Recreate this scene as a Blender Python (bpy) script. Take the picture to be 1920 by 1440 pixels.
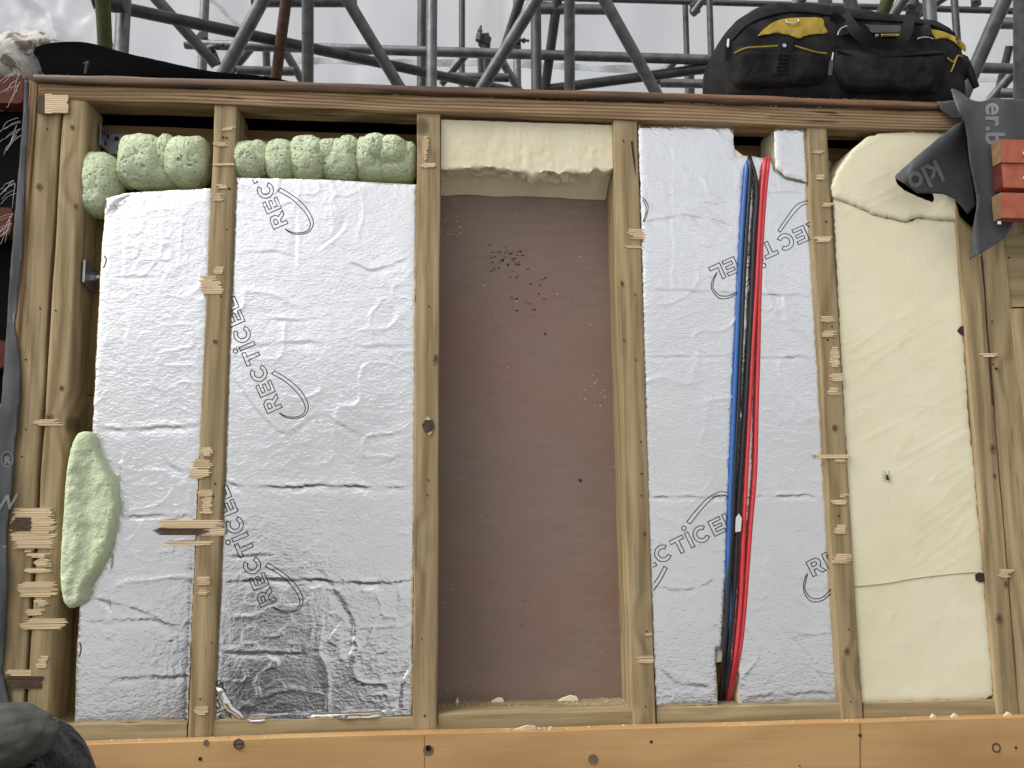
import bpy, bmesh, math, random
import numpy as np
from mathutils import Vector, Matrix
from mathutils.bvhtree import BVHTree

for o in list(bpy.data.objects):
    bpy.data.objects.remove(o, do_unlink=True)
sc = bpy.context.scene
COL = sc.collection
rnd = random.Random(11)
V = Vector

# ------------------------------------------------------------------ camera
FPX = 1553.0
CAM = V((0, -1.5718, 0))
YAW, PITCH, ROLL = 0.08646, 0.11455, -0.00472
Fw = V((math.sin(YAW)*math.cos(PITCH), math.cos(YAW)*math.cos(PITCH), math.sin(PITCH)))
R0 = V((math.cos(YAW), -math.sin(YAW), 0)); U0 = R0.cross(Fw)
Rt = R0*math.cos(ROLL) + U0*math.sin(ROLL); Up = -R0*math.sin(ROLL) + U0*math.cos(ROLL)
cd = bpy.data.cameras.new('camera'); co = bpy.data.objects.new('camera', cd); COL.objects.link(co)
cd.sensor_width = 36; cd.lens = FPX/1920*36; cd.clip_start = .02; cd.clip_end = 3000
cd.dof.use_dof = True; cd.dof.focus_distance = 1.6; cd.dof.aperture_fstop = 14
M = Matrix((Rt, Up, -Fw)).transposed().to_4x4(); M.translation = CAM
co.matrix_world = M
sc.camera = co
sc.render.resolution_x, sc.render.resolution_y = 1024, 768

# ------------------------------------------------------------------ sky, sun, exposure
SUN_EL, SUN_AZ = math.radians(50), math.radians(248)     # azimuth measured from +Y (north) clockwise
w = bpy.data.worlds.new('World'); sc.world = w; w.use_nodes = True
wn = w.node_tree; bg = wn.nodes['Background']
sky = wn.nodes.new('ShaderNodeTexSky'); sky.sky_type = 'NISHITA'; sky.sun_disc = False
sky.sun_elevation = SUN_EL; sky.sun_rotation = SUN_AZ; sky.dust_density = 4; sky.air_density = 1.0
hs = wn.nodes.new('ShaderNodeHueSaturation'); hs.inputs['Saturation'].default_value = .13
wn.links.new(sky.outputs[0], hs.inputs['Color']); wn.links.new(hs.outputs[0], bg.inputs[0])
bg.inputs[1].default_value = .15
sd = bpy.data.lights.new('sun', 'SUN'); so = bpy.data.objects.new('sun', sd); COL.objects.link(so)
sd.energy = 1.0; sd.angle = math.radians(35); sd.color = (1, .97, .92)
sdir = V((math.sin(SUN_AZ)*math.cos(SUN_EL), math.cos(SUN_AZ)*math.cos(SUN_EL), math.sin(SUN_EL)))
so.rotation_euler = sdir.to_track_quat('Z', 'Y').to_euler(); so.location = (0, -3, 8)
vs = sc.view_settings; vs.view_transform = 'Standard'; vs.look = 'None'; vs.gamma = 1; vs.use_curve_mapping = False
vs.exposure = 0.5

# ------------------------------------------------------------------ helpers: pixels, noise
def ray(u, v):
    return Fw + Rt*((u-960)/FPX) - Up*((v-720)/FPX)
def P(u, v, Y=0.0):
    d = ray(u, v); return CAM + d*((Y-CAM.y)/d.y)
def PZ(u, v, Z):
    d = ray(u, v); return CAM + d*((Z-CAM.z)/d.z)
def distY(u, v, d):                     # plane Y that lies d metres away along the pixel's ray
    r = ray(u, v).normalized(); return CAM.y + r.y*d

def _h(ix, iy, iz, s):
    h = (ix.astype(np.int64)*374761393 + iy.astype(np.int64)*668265263 + iz.astype(np.int64)*2147483647 + s*1274126177) & 0xffffffff
    h = ((h ^ (h >> 13))*1274126177) & 0xffffffff
    h = ((h ^ (h >> 15))*2246822519) & 0xffffffff
    return ((h ^ (h >> 16)) & 0xffffff)/float(0xffffff)
def vn(x, y, z=0.0, s=0):
    x, y, z = np.broadcast_arrays(np.asarray(x, float), np.asarray(y, float), np.asarray(z, float))
    fx, fy, fz = np.floor(x), np.floor(y), np.floor(z)
    tx, ty, tz = x-fx, y-fy, z-fz
    tx, ty, tz = [t*t*t*(t*(t*6-15)+10) for t in (tx, ty, tz)]
    r = 0
    for a in (0, 1):
        for b in (0, 1):
            for c in (0, 1):
                r = r + _h(fx+a, fy+b, fz+c, s)*(tx if a else 1-tx)*(ty if b else 1-ty)*(tz if c else 1-tz)
    return r*2-1
def fbm(x, y, z=0.0, o=3, s=0):
    r, a, f = 0, 1, 1
    for i in range(o):
        r = r + a*vn(np.asarray(x)*f, np.asarray(y)*f, np.asarray(z)*f, s+i*17); a *= .5; f *= 2.03
    return r

# ------------------------------------------------------------------ helpers: objects
def mesh_np(name, co_, quads, tris=None, smooth=True):
    me = bpy.data.meshes.new(name)
    fs = [tuple(int(i) for i in q) for q in quads]
    if tris is not None: fs += [tuple(int(i) for i in t) for t in tris]
    me.from_pydata([tuple(map(float, c)) for c in co_], [], fs); me.validate()
    me.update()
    if smooth: me.polygons.foreach_set('use_smooth', [True]*len(me.polygons))
    return me
def tag(o, label=None, cat=None, group=None, kind=None):
    for k, v_ in (('label', label), ('category', cat), ('group', group), ('kind', kind)):
        if v_: o[k] = v_
    return o
def link(name, me, m=None, parent=None, label=None, cat=None, group=None, kind=None):
    o = bpy.data.objects.new(name, me); COL.objects.link(o)
    if m is not None and me is not None:
        me.materials.clear(); me.materials.append(m)
    if parent is not None:
        o.parent = parent
        o.matrix_parent_inverse = Matrix.Translation(-WLOC[parent.name])
        WLOC[o.name] = V((0, 0, 0))
    else:
        WLOC[o.name] = V((0, 0, 0))
    return tag(o, label, cat, group, kind)
WLOC = {}
def thing(name, loc, label, cat, group=None):
    o = bpy.data.objects.new(name, None); COL.objects.link(o); o.location = loc; o.empty_display_size = .05
    WLOC[o.name] = V(loc)
    return tag(o, label, cat, group)

class MB:
    """collects vertices and faces in world coordinates"""
    def __init__(s): s.v = []; s.f = []
    def add(s, vs_, fs_):
        n = len(s.v); s.v += [tuple(p) for p in vs_]; s.f += [tuple(i+n for i in f) for f in fs_]
    def box(s, x0, x1, y0, y1, z0, z1):
        s.add([(x, y, z) for x in (x0, x1) for y in (y0, y1) for z in (z0, z1)],
              [(0,1,3,2), (4,6,7,5), (0,4,5,1), (2,3,7,6), (0,2,6,4), (1,5,7,3)])
    def tube(s, pts, r, n=10, caps=True, rs=None):
        pts = [V(p) for p in pts]; k = len(pts); base = len(s.v)
        up = None
        for i, p in enumerate(pts):
            t = (pts[min(i+1, k-1)]-pts[max(i-1, 0)])
            t = t.normalized() if t.length > 1e-9 else V((0, 0, 1))
            if up is None: up = t.orthogonal().normalized()
            up = (up - t*up.dot(t)); up = up.normalized() if up.length > 1e-6 else t.orthogonal().normalized()
            b = t.cross(up); rr = rs[i] if rs else r
            for j in range(n):
                a = 2*math.pi*j/n; s.v.append(tuple(p + (up*math.cos(a)+b*math.sin(a))*rr))
        for i in range(k-1):
            for j in range(n):
                a, b_ = base+i*n+j, base+i*n+(j+1) % n
                s.f.append((a, b_, b_+n, a+n))
        if caps:
            s.f.append(tuple(base+j for j in reversed(range(n)))); s.f.append(tuple(base+(k-1)*n+j for j in range(n)))
    def prism(s, front, depth_vec):
        n = len(front); d = V(depth_vec); b = len(s.v)
        s.v += [tuple(p) for p in front] + [tuple(V(p)+d) for p in front]
        s.f.append(tuple(b+i for i in reversed(range(n)))); s.f.append(tuple(b+n+i for i in range(n)))
        for i in range(n):
            j = (i+1) % n; s.f.append((b+i, b+j, b+n+j, b+n+i))
    def mesh(s, name, smooth=False, angle=None):
        me = bpy.data.meshes.new(name); me.from_pydata(s.v, [], s.f); me.validate()
        bm = bmesh.new(); bm.from_mesh(me); bmesh.ops.recalc_face_normals(bm, faces=bm.faces); bm.to_mesh(me); bm.free()
        if smooth:
            me.polygons.foreach_set('use_smooth', [True]*len(me.polygons))
            if angle: me.set_sharp_from_angle(angle=math.radians(angle))
        me.update(); return me
    def build(s, name, m, parent=None, smooth=False, angle=40, **k):
        return link(name, s.mesh(name, smooth, angle), m, parent, **k)

def smoothline(pts, n=8):
    """Catmull-Rom through points"""
    pts = [V(p) for p in pts]; out = []
    for i in range(len(pts)-1):
        p0, p1, p2, p3 = pts[max(i-1, 0)], pts[i], pts[i+1], pts[min(i+2, len(pts)-1)]
        for k in range(n):
            t = k/n
            out.append(.5*((2*p1)+(p2-p0)*t+(2*p0-5*p1+4*p2-p3)*t*t+(3*p1-p0-3*p2+p3)*t*t*t))
    out.append(pts[-1]); return out
def sm2(pts, n=6):
    return [(p.x, p.y) for p in smoothline([V((a, b, 0)) for a, b in pts], n)]
def rough_poly(poly, step=6, amp=1.5, seed=0, skip=()):
    r = random.Random(seed); out = []
    for i, (a, b) in enumerate(poly):
        c, d = poly[(i+1) % len(poly)]; L = math.hypot(c-a, d-b); n = max(1, int(L/step))
        nx, ny = -(d-b)/max(L, 1e-6), (c-a)/max(L, 1e-6)
        for k in range(n):
            t = k/n; o = 0 if (k == 0 or i in skip) else (r.random()-.5)*2*amp
            out.append((a+(c-a)*t+nx*o, b+(d-b)*t+ny*o))
    return out

def sdist(px, pz, poly):
    best = np.full(px.shape, 1e9); bx = px.copy(); bz = pz.copy(); ins = np.zeros(px.shape, bool)
    n = len(poly)
    for i in range(n):
        ax, az = poly[i]; cx, cz = poly[(i+1) % n]
        dx, dz = cx-ax, cz-az; L2 = dx*dx+dz*dz+1e-18
        t = np.clip(((px-ax)*dx+(pz-az)*dz)/L2, 0, 1)
        qx, qz = ax+t*dx, az+t*dz; d = (px-qx)**2+(pz-qz)**2
        m = d < best; best = np.where(m, d, best); bx = np.where(m, qx, bx); bz = np.where(m, qz, bz)
        c = ((az > pz) != (cz > pz)); ins ^= c & (px < dx*(pz-az)/(dz if abs(dz) > 1e-12 else 1e-12)+ax)
    return np.sqrt(best), bx, bz, ins
def poly_grid(poly, res):
    """poly in 2D metres -> x, z, dist-to-edge, quads (facing -Y), boundary edges"""
    xs = [p[0] for p in poly]; zs = [p[1] for p in poly]
    gx = np.arange(min(xs)-res, max(xs)+2*res, res); gz = np.arange(min(zs)-res, max(zs)+2*res, res)
    X, Z = np.meshgrid(gx, gz, indexing='ij'); d, bx, bz, ins = sdist(X, Z, poly)
    keep = ins & (d > .25*res)
    cell = keep[:-1, :-1] | keep[1:, :-1] | keep[1:, 1:] | keep[:-1, 1:]
    X = np.where(keep, X, bx); Z = np.where(keep, Z, bz); D = np.where(keep, d, 0)
    idx = np.full(X.shape, -1)
    used = np.zeros(X.shape, bool)
    for a, b in ((0, 0), (1, 0), (1, 1), (0, 1)):
        used[a:used.shape[0]-1+a, b:used.shape[1]-1+b] |= cell
    idx[used] = np.arange(used.sum())
    q = np.stack([idx[:-1, :-1][cell], idx[1:, :-1][cell], idx[1:, 1:][cell], idx[:-1, 1:][cell]], -1)
    E_ = {}
    for f in q:
        for k in range(4):
            a, b = int(f[k]), int(f[(k+1) % 4]); E_[(a, b)] = 1
    bnd = [(a, b) for (a, b) in E_ if (b, a) not in E_]
    return X[used], Z[used], D[used], q, bnd
def slab(poly_px, Y, thick, res=.004, hfn=None, round_r=0.0, back=True, to_px=True):
    """real slab: a front surface at plane Y whose relief is hfn(x,z,d) (metres toward the viewer), sides and a back"""
    poly = [(P(u, v, Y).x, P(u, v, Y).z) for u, v in poly_px] if to_px else poly_px
    x, z, d, q, bnd = poly_grid(poly, res)
    y = np.full(x.shape, float(Y))
    if round_r > 0:
        t = np.clip(d/round_r, 0, 1); y = y + round_r*(1-np.sqrt(np.clip(1-(1-t)**2, 0, 1)))
    if hfn is not None: y = y - hfn(x, z, d)
    co_ = np.stack([x, y, z], -1); n = len(co_); quads = [tuple(f) for f in q]
    if back:
        bv = sorted({a for e in bnd for a in e}); mp = {a: i for i, a in enumerate(bv)}
        k = len(bv); f0 = co_[bv]; b0 = f0.copy(); b0[:, 1] = Y+thick
        co_ = np.concatenate([co_, f0, b0, np.stack([x, np.full(x.shape, Y+thick), z], -1)])
        quads += [(n+mp[b], n+mp[a], n+k+mp[a], n+k+mp[b]) for a, b in bnd]
        quads += [tuple(int(i)+n+2*k for i in reversed(f)) for f in q]
    return co_, quads
def slab_obj(name, m, poly_px, Y, thick, parent=None, smooth=True, **k):
    kk = {a: k.pop(a) for a in ('res', 'hfn', 'round_r', 'back', 'to_px') if a in k}
    c, q = slab(poly_px, Y, thick, **kk)
    return link(name, mesh_np(name, c, q, smooth=smooth), m, parent, **k)

def beam(a0, a1, b0, b1, depth, r=.003, n=28, wob=.0006, seed=0, dvec=V((0, 1, 0))):
    """timber swept from (a0,b0) to (a1,b1): a and b are the two front edges, depth goes back along dvec"""
    a0, a1, b0, b1 = map(V, (a0, a1, b0, b1)); mb = MB(); rr = random.Random(seed)
    prof = []
    for k in range(4):
        t = math.pi/2*k/3; prof.append(('a', r*(1-math.sin(t)), r*(1-math.cos(t))))
    ring = []
    for i in range(n+1):
        t = i/n; A = a0.lerp(a1, t); B = b0.lerp(b1, t); s = (B-A).normalized()
        oa = s*float(vn(i*.45, seed*3.1, 0, 5))*wob*1.5; ob = s*float(vn(i*.45, seed*3.1+7, 0, 6))*wob*1.5
        A = A+oa; B = B+ob; f = dvec*float(vn(i*.3, seed*1.7, 2, 7))*wob
        row = []
        for k in range(4):
            th = math.pi/2*k/3; row.append(A + s*(r-r*math.cos(th)) + dvec*(r-r*math.sin(th)) + f)
        for k in range(4):
            th = math.pi/2*(1-k/3); row.append(B - s*(r-r*math.cos(th)) + dvec*(r-r*math.sin(th)) + f)
        row.append(B+dvec*depth); row.append(A+dvec*depth)
        ring.append(row)
    m = len(ring[0]); base = len(mb.v)
    for row in ring: mb.v += [tuple(p) for p in row]
    for i in range(n):
        for j in range(m):
            a = i*m+j; b = i*m+(j+1) % m; mb.f.append((a, b, b+m, a+m))
    mb.f.append(tuple(range(m))); mb.f.append(tuple(n*m+j for j in reversed(range(m))))
    return mb

# ------------------------------------------------------------------ materials
class NT:
    def __init__(s, name):
        s.m = bpy.data.materials.new(name); s.m.use_nodes = True; s.t = s.m.node_tree
        s.b = s.t.nodes['Principled BSDF']; s.out = s.t.nodes['Material Output']
    def n(s, typ, **k):
        nd = s.t.nodes.new('ShaderNode'+typ)
        for a, v_ in k.items():
            if a.startswith('i_'):
                s.set(nd, a[2:], v_)
            else: setattr(nd, a, v_)
        return nd
    def set(s, nd, key, v_):
        key = int(key) if key.isdigit() else key.replace('_', ' ')
        if hasattr(v_, 'bl_rna') and isinstance(v_, bpy.types.NodeSocket): s.t.links.new(v_, nd.inputs[key])
        else: nd.inputs[key].default_value = v_
    def math(s, op, a, b=0.0, c=0.0):
        nd = s.n('Math', operation=op); s.set(nd, '0', a); s.set(nd, '1', b); s.set(nd, '2', c); return nd.outputs[0]
    def mix(s, fac, a, b, mode='MIX'):
        nd = s.n('Mix', data_type='RGBA', blend_type=mode)
        for key, v_ in ((0, fac), (6, a), (7, b)):
            if isinstance(v_, bpy.types.NodeSocket): s.t.links.new(v_, nd.inputs[key])
            else: nd.inputs[key].default_value = v_ if key == 0 else tuple(v_)+(1,)*(4-len(v_))
        return nd.outputs[2]
    def ramp(s, fac, stops):
        nd = s.n('ValToRGB'); s.set(nd, '0', fac); e = nd.color_ramp.elements
        while len(e) < len(stops): e.new(.5)
        for i, (p, c) in enumerate(stops):
            e[i].position = p; e[i].color = (tuple(c)+(1,))[:4] if hasattr(c, '__len__') else (c, c, c, 1)
        return nd.outputs[0]
    def obj(s, rand=True):
        tc = s.n('TexCoord').outputs['Object']
        if not rand: return tc
        oi = s.n('ObjectInfo').outputs['Random']
        mv = s.n('VectorMath', operation='SCALE'); mv.inputs[0].default_value = (13.1, 7.7, 9.3); s.t.links.new(oi, mv.inputs['Scale'])
        ad = s.n('VectorMath', operation='ADD'); s.t.links.new(tc, ad.inputs[0]); s.t.links.new(mv.outputs[0], ad.inputs[1])
        return ad.outputs[0]
    def vmul(s, v_, k):
        nd = s.n('VectorMath', operation='MULTIPLY'); s.t.links.new(v_, nd.inputs[0]); nd.inputs[1].default_value = k; return nd.outputs[0]
    def noise(s, v_, scale, detail=3, rough=.55, dist=0):
        nd = s.n('TexNoise'); s.t.links.new(v_, nd.inputs['Vector']); nd.inputs['Scale'].default_value = scale
        nd.inputs['Detail'].default_value = detail; nd.inputs['Roughness'].default_value = rough; nd.inputs['Distortion'].default_value = dist
        return nd.outputs[0]
    def bump(s, h, strength=.3, dist=.001, normal=None):
        nd = s.n('Bump'); s.set(nd, 'Height', h); nd.inputs['Strength'].default_value = strength; nd.inputs['Distance'].default_value = dist
        if normal is not None: s.t.links.new(normal, nd.inputs['Normal'])
        s.t.links.new(nd.outputs[0], s.b.inputs['Normal']); return nd.outputs[0]
    def col(s, v_): s.set(s.b, 'Base_Color', v_ if isinstance(v_, bpy.types.NodeSocket) else tuple(v_)+(1,))
    def p(s, **k):
        for a, v_ in k.items(): s.set(s.b, a, v_)
        return s

def wood(name, light, dark, axis='Z', knot=(.055, .03, .012), ring=.35, ringf=170, knots=1.0, stain=(.10, .085, .04), stain_amt=.35, rough=.75, bumpk=.35, streak=.6, spec=.25, fis=0.0):
    t = NT(name); v_ = t.obj(); sep = t.n('SeparateXYZ'); t.t.links.new(v_, sep.inputs[0])
    along, across, dep = (sep.outputs[2], sep.outputs[0], sep.outputs[1]) if axis == 'Z' else (sep.outputs[0], sep.outputs[2], sep.outputs[1])
    cb = t.n('CombineXYZ'); t.t.links.new(across, cb.inputs[0]); t.t.links.new(dep, cb.inputs[1]); t.t.links.new(along, cb.inputs[2]); L = cb.outputs[0]
    fine = t.noise(t.vmul(L, (1, 1, .03)), 260, 4, .65)
    mid = t.noise(t.vmul(L, (1, 1, .05)), 70, 3, .6)
    low = t.noise(t.vmul(L, (1, 1, .22)), 7, 2, .5)
    blotch = t.noise(t.vmul(L, (1, 1, .4)), 5, 4, .6)
    vo = t.n('TexVoronoi', voronoi_dimensions='3D', feature='F1'); t.t.links.new(t.vmul(L, (6, 2.0, 4.6)), vo.inputs['Vector']); vo.inputs['Scale'].default_value = 1
    kd = vo.outputs['Distance']
    kcore = t.ramp(t.math('MULTIPLY', kd, 5.5), [(0, knots), (.40, knots*.7), (.60, 0), (1, 0)])
    kring = t.ramp(t.math('MULTIPLY', kd, 2.4), [(0, 1), (.75, 0), (1, 0)])
    ph = t.math('ADD', t.math('MULTIPLY', across, ringf), t.math('MULTIPLY', low, 26))
    ph = t.math('ADD', ph, t.math('MULTIPLY', kring, 9*knots)); ph = t.math('ADD', ph, t.math('MULTIPLY', dep, 120))
    rg = t.math('SINE', ph); rg = t.math('MULTIPLY_ADD', rg, .5, .5); rg = t.math('POWER', rg, 1.6)
    f = t.math('MULTIPLY', t.ramp(mid, [(.36, 0), (.64, 1)]), streak)
    f = t.math('ADD', t.math('MULTIPLY', rg, ring), f); f = t.math('ADD', f, t.math('MULTIPLY_ADD', fine, 1.1, -.55))
    c = t.mix(t.math('MULTIPLY', f, .95), light, dark)
    c = t.mix(t.math('MULTIPLY', t.ramp(blotch, [(.42, 0), (.72, 1)]), stain_amt), c, stain)
    c = t.mix(kcore, c, knot)
    c = t.mix(t.math('MULTIPLY', kring, .35*knots), c, stain)
    if fis:
        fz = t.ramp(t.noise(t.vmul(L, (1, 1, .045)), 190, 2, .5), [(.62, 0), (.67, 1)])
        fl_ = t.ramp(t.noise(t.vmul(L, (1, 1, .3)), 16, 2), [(.42, 0), (.6, 1)])
        c = t.mix(t.math('MULTIPLY', t.math('MULTIPLY', fz, fl_), fis), c, (.035, .02, .01))
    t.col(c); t.p(Roughness=rough, Specular_IOR_Level=spec)
    t.bump(t.math('ADD', fine, t.math('MULTIPLY', rg, .6)), bumpk, .0008)
    return t.m
MT = {}
MT['stud'] = wood('treated_pine', (.45, .345, .195), (.22, .157, .076), ring=.5, stain=(.17, .13, .062), stain_amt=.45, fis=.35)
MT['stud_h'] = wood('treated_pine_horizontal', (.40, .31, .175), (.23, .17, .083), 'X', ring=.5, knots=.6, stain=(.17, .14, .065))
MT['back'] = wood('dull_pine', (.30, .19, .085), (.19, .115, .045), 'Z', knots=.8)
MT['back_h'] = wood('dull_pine_horizontal', (.30, .19, .085), (.19, .115, .045), 'X', knots=.5)
MT['ply_edge'] = wood('laminated_edge', (.42, .29, .165), (.19, .115, .056), 'X', knots=0, ring=.8, ringf=900, stain=(.15, .09, .045), stain_amt=.5, bumpk=.9, streak=.9, fis=.9)
MT['deck'] = wood('stained_deck_edge', (.25, .125, .055), (.075, .036, .016), 'X', knots=0, ring=.7, ringf=420, stain=(.022, .012, .006), stain_amt=.9, rough=.45, spec=.5, fis=.9)
MT['ply_v'] = wood('ply_strip', (.36, .25, .13), (.2, .11, .05), 'Z', knots=0, ring=.8, ringf=1100, stain=(.2, .09, .04), stain_amt=.4)
MT['orange'] = wood('varnished_board', (.50, .305, .13), (.38, .21, .08), 'X', knots=.0, ring=.45, ringf=30, stain=(.33, .16, .06), stain_amt=.6, rough=.42, bumpk=.08, streak=.2, spec=.4)
MT['splinter'] = wood('fresh_splinter', (.72, .57, .37), (.58, .43, .25), 'X', knots=0, ring=.3, ringf=1500, stain=(.42, .27, .13), stain_amt=.4, bumpk=.8)
MT['endgrain'] = wood('batten_end', (.26, .17, .08), (.17, .10, .045), 'X', knots=0, stain_amt=.2)
MT['plank'] = wood('scaffold_board_wood', (.11, .10, .085), (.07, .062, .05), 'X', knots=.5)

def simple(name, c, rough=.6, metal=0.0, var=.25, scale=30, bump=.0, bscale=200, spec=.5, dark=None, detail=4):
    t = NT(name); v_ = t.obj()
    n1 = t.noise(v_, scale, detail)
    d = dark if dark else tuple(x*(1-var) for x in c)
    t.col(t.mix(t.ramp(n1, [(.3, 0), (.7, 1)]), c, d)); t.p(Roughness=rough, Metallic=metal, Specular_IOR_Level=spec)
    if bump: t.bump(t.noise(v_, bscale, 4), bump, .001)
    return t.m
MT['galv'] = simple('galvanised_tube', (.185, .19, .19), .42, .75, .45, 25, .1, 120)
MT['galv_dark'] = simple('weathered_tube', (.085, .088, .088), .5, .6, .45, 20, .15, 120)
MT['bracket'] = simple('galvanised_bracket', (.42, .43, .45), .38, .85, .3, 60)
MT['hole'] = simple('hole_dark', (.05, .025, .018), .9, 0, .5, 200)
MT['rust'] = simple('rusty_steel', (.12, .06, .036), .85, .1, .6, 40, .4, 300)
MT['moss'] = simple('mossy_tube', (.075, .09, .02), .8, 0, .6, 40, .3, 200)
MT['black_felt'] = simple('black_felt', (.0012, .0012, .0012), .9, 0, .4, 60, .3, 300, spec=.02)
MT['void'] = simple('black_underlay', (.004, .004, .0045), .85, 0, .3, 30, spec=.08)
MT['redbat'] = simple('red_batten', (.43, .135, .08), .7, 0, .25, 40, .2, 200, dark=(.33, .085, .05), spec=.25)
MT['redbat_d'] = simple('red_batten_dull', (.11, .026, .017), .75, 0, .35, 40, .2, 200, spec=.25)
MT['fibre'] = simple('white_fibre', (.7, .68, .64), .7)
MT['steel'] = simple('bright_steel', (.62, .63, .64), .28, 1, .1)
MT['print'] = simple('black_print', (.025, .025, .027), .5, 0, .1)
MT['print_grey'] = simple('grey_print', (.20, .205, .21), .6, 0, .1)
MT['blue'] = simple('blue_cable', (.022, .115, .36), .38, 0, .15, 100)
MT['blackc'] = simple('black_cable', (.014, .014, .016), .4, 0, .3, 100)
MT['redc'] = simple('red_cable', (.62, .045, .05), .38, 0, .12, 100)
MT['tape'] = simple('white_tape', (.74, .74, .74), .5, 0, .15, 60)
MT['chip'] = simple('wood_chip', (.72, .60, .42), .85, 0, .25, 80)
MT['dust'] = simple('sawdust', (.66, .57, .42), .9, 0, .2, 200)
MT['bag'] = simple('black_canvas', (.007, .007, .0075), .85, 0, .5, 25, .35, 700, spec=.12, dark=(.024, .023, .022))
MT['bag2'] = simple('black_webbing', (.006, .006, .0065), .7, 0, .3, 60, .3, 500, spec=.2)
MT['yellow'] = simple('yellow_canvas', (.34, .235, .022), .8, 0, .25, 30, .25, 700, dark=(.26, .175, .016))
MT['plate'] = simple('grey_badge', (.05, .05, .052), .5, 0, .2)
MT['spider'] = simple('spider_black', (.012, .010, .008), .5)
MT['knotdark'] = simple('knot_wood', (.10, .055, .028), .8, 0, .5, 150, .6, 400)
MT['knot_soft'] = simple('knot_ring_wood', (.23, .145, .07), .8, 0, .45, 220, .5, 500)
MT['plug'] = simple('grey_plug', (.20, .14, .085), .7, 0, .35, 90)

t = NT('grey_membrane'); v_ = t.obj()
c = t.mix(t.ramp(t.noise(v_, 14, 5), [(.35, 0), (.7, 1)]), (.060, .062, .066), (.082, .084, .088))
sp = t.ramp(t.noise(v_, 130, 2), [(.70, 0), (.76, 1)])
t.col(t.mix(t.math('MULTIPLY', sp, .35), c, (.2, .2, .2))); t.p(Roughness=.55, Specular_IOR_Level=.35); t.bump(t.noise(v_, 300, 3), .15, .001); MT['membrane'] = t.m

t = NT('aluminium_foil'); v_ = t.obj()
ns = t.noise(v_, 9, 4); t.col(t.mix(t.ramp(ns, [(.4, 0), (.75, 1)]), (.93, .93, .935), (.86, .86, .87)))
t.p(Metallic=1.0); t.set(t.b, 'Roughness', t.ramp(t.noise(v_, 11, 3), [(.3, .19), (.7, .27)]))
b1 = t.noise(t.vmul(v_, (1, 1, 1.6)), 130, 3, .55, .4); t.bump(b1, .42, .0022); MT['foil'] = t.m

t = NT('yellow_foam'); v_ = t.obj()
c = t.mix(t.ramp(t.noise(v_, 7, 4), [(.3, 0), (.7, 1)]), (.80, .745, .55), (.745, .68, .475))
t.col(t.mix(t.ramp(t.noise(v_, 90, 2), [(.66, 0), (.8, .35)]), c, (.58, .50, .30))); t.p(Roughness=.9, Specular_IOR_Level=.15)
t.bump(t.noise(v_, 700, 3), .35, .0007); MT['pir'] = t.m
t = NT('cream_foam_block'); v_ = t.obj()
c = t.mix(t.ramp(t.noise(v_, 12, 4), [(.3, 0), (.7, 1)]), (.80, .74, .55), (.74, .67, .47))
t.col(c); t.p(Roughness=.9, Specular_IOR_Level=.15); t.bump(t.noise(v_, 500, 4), .4, .0008); MT['cream'] = t.m

t = NT('green_foam'); v_ = t.obj()
vo = t.n('TexVoronoi', feature='F1'); t.t.links.new(v_, vo.inputs['Vector']); vo.inputs['Scale'].default_value = 75
pit = t.ramp(vo.outputs['Distance'], [(.10, 0), (.22, 1)])
sel = t.ramp(t.noise(v_, 45, 2), [(.50, 1), (.58, 0)]); pit = t.math('MAXIMUM', pit, sel)
c = t.mix(t.ramp(t.noise(v_, 26, 4), [(.3, 0), (.7, 1)]), (.64, .71, .48), (.54, .615, .39))
t.col(c); t.p(Roughness=.7, Specular_IOR_Level=.3)
t.bump(t.math('ADD', t.math('MULTIPLY', pit, 1.2), t.noise(v_, 220, 4)), .9, .003); MT['green'] = t.m

t = NT('brown_ply'); v_ = t.obj(); h_ = t.vmul(v_, (.25, 1, 1.5))
c = t.mix(t.ramp(t.noise(v_, 4, 5, .6), [(.3, 0), (.7, 1)]), (.265, .185, .150), (.225, .160, .128))
c = t.mix(t.math('MULTIPLY', t.ramp(t.noise(h_, 60, 4), [(.35, 0), (.7, 1)]), .5), c, (.185, .130, .100))
c = t.mix(t.math('MULTIPLY', t.ramp(t.noise(v_, 3.1, 3), [(.5, 0), (.7, 1)]), .5), c, (.24, .125, .092))
spk = t.ramp(t.noise(t.vmul(v_, (1, 1, 1)), 150, 1), [(.76, 0), (.79, 1)])
c = t.mix(t.math('MULTIPLY', spk, t.ramp(t.noise(v_, 9, 2), [(.5, 0), (.65, .9)])), c, (.03, .018, .013))
sp2 = t.ramp(t.noise(t.vmul(v_, (1.1, 1, 1)), 210, 1), [(.78, 0), (.81, 1)])
c = t.mix(t.math('MULTIPLY', sp2, .6), c, (.5, .4, .3))
t.col(c); t.p(Roughness=.55, Specular_IOR_Level=.35); t.bump(t.noise(h_, 160, 3), .12, .0008); MT['brown'] = t.m

t = NT('flaky_render'); v_ = t.obj()
n1 = t.noise(v_, 22, 6, .65, .8)
c = t.mix(t.ramp(n1, [(.50, 0), (.57, 1)]), (.50, .48, .44), (.17, .13, .10))
c = t.mix(t.ramp(t.noise(v_, 60, 4), [(.55, 0), (.62, .8)]), c, (.62, .60, .57))
t.col(c); t.p(Roughness=.9); t.bump(n1, .6, .004); MT['render'] = t.m

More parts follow.
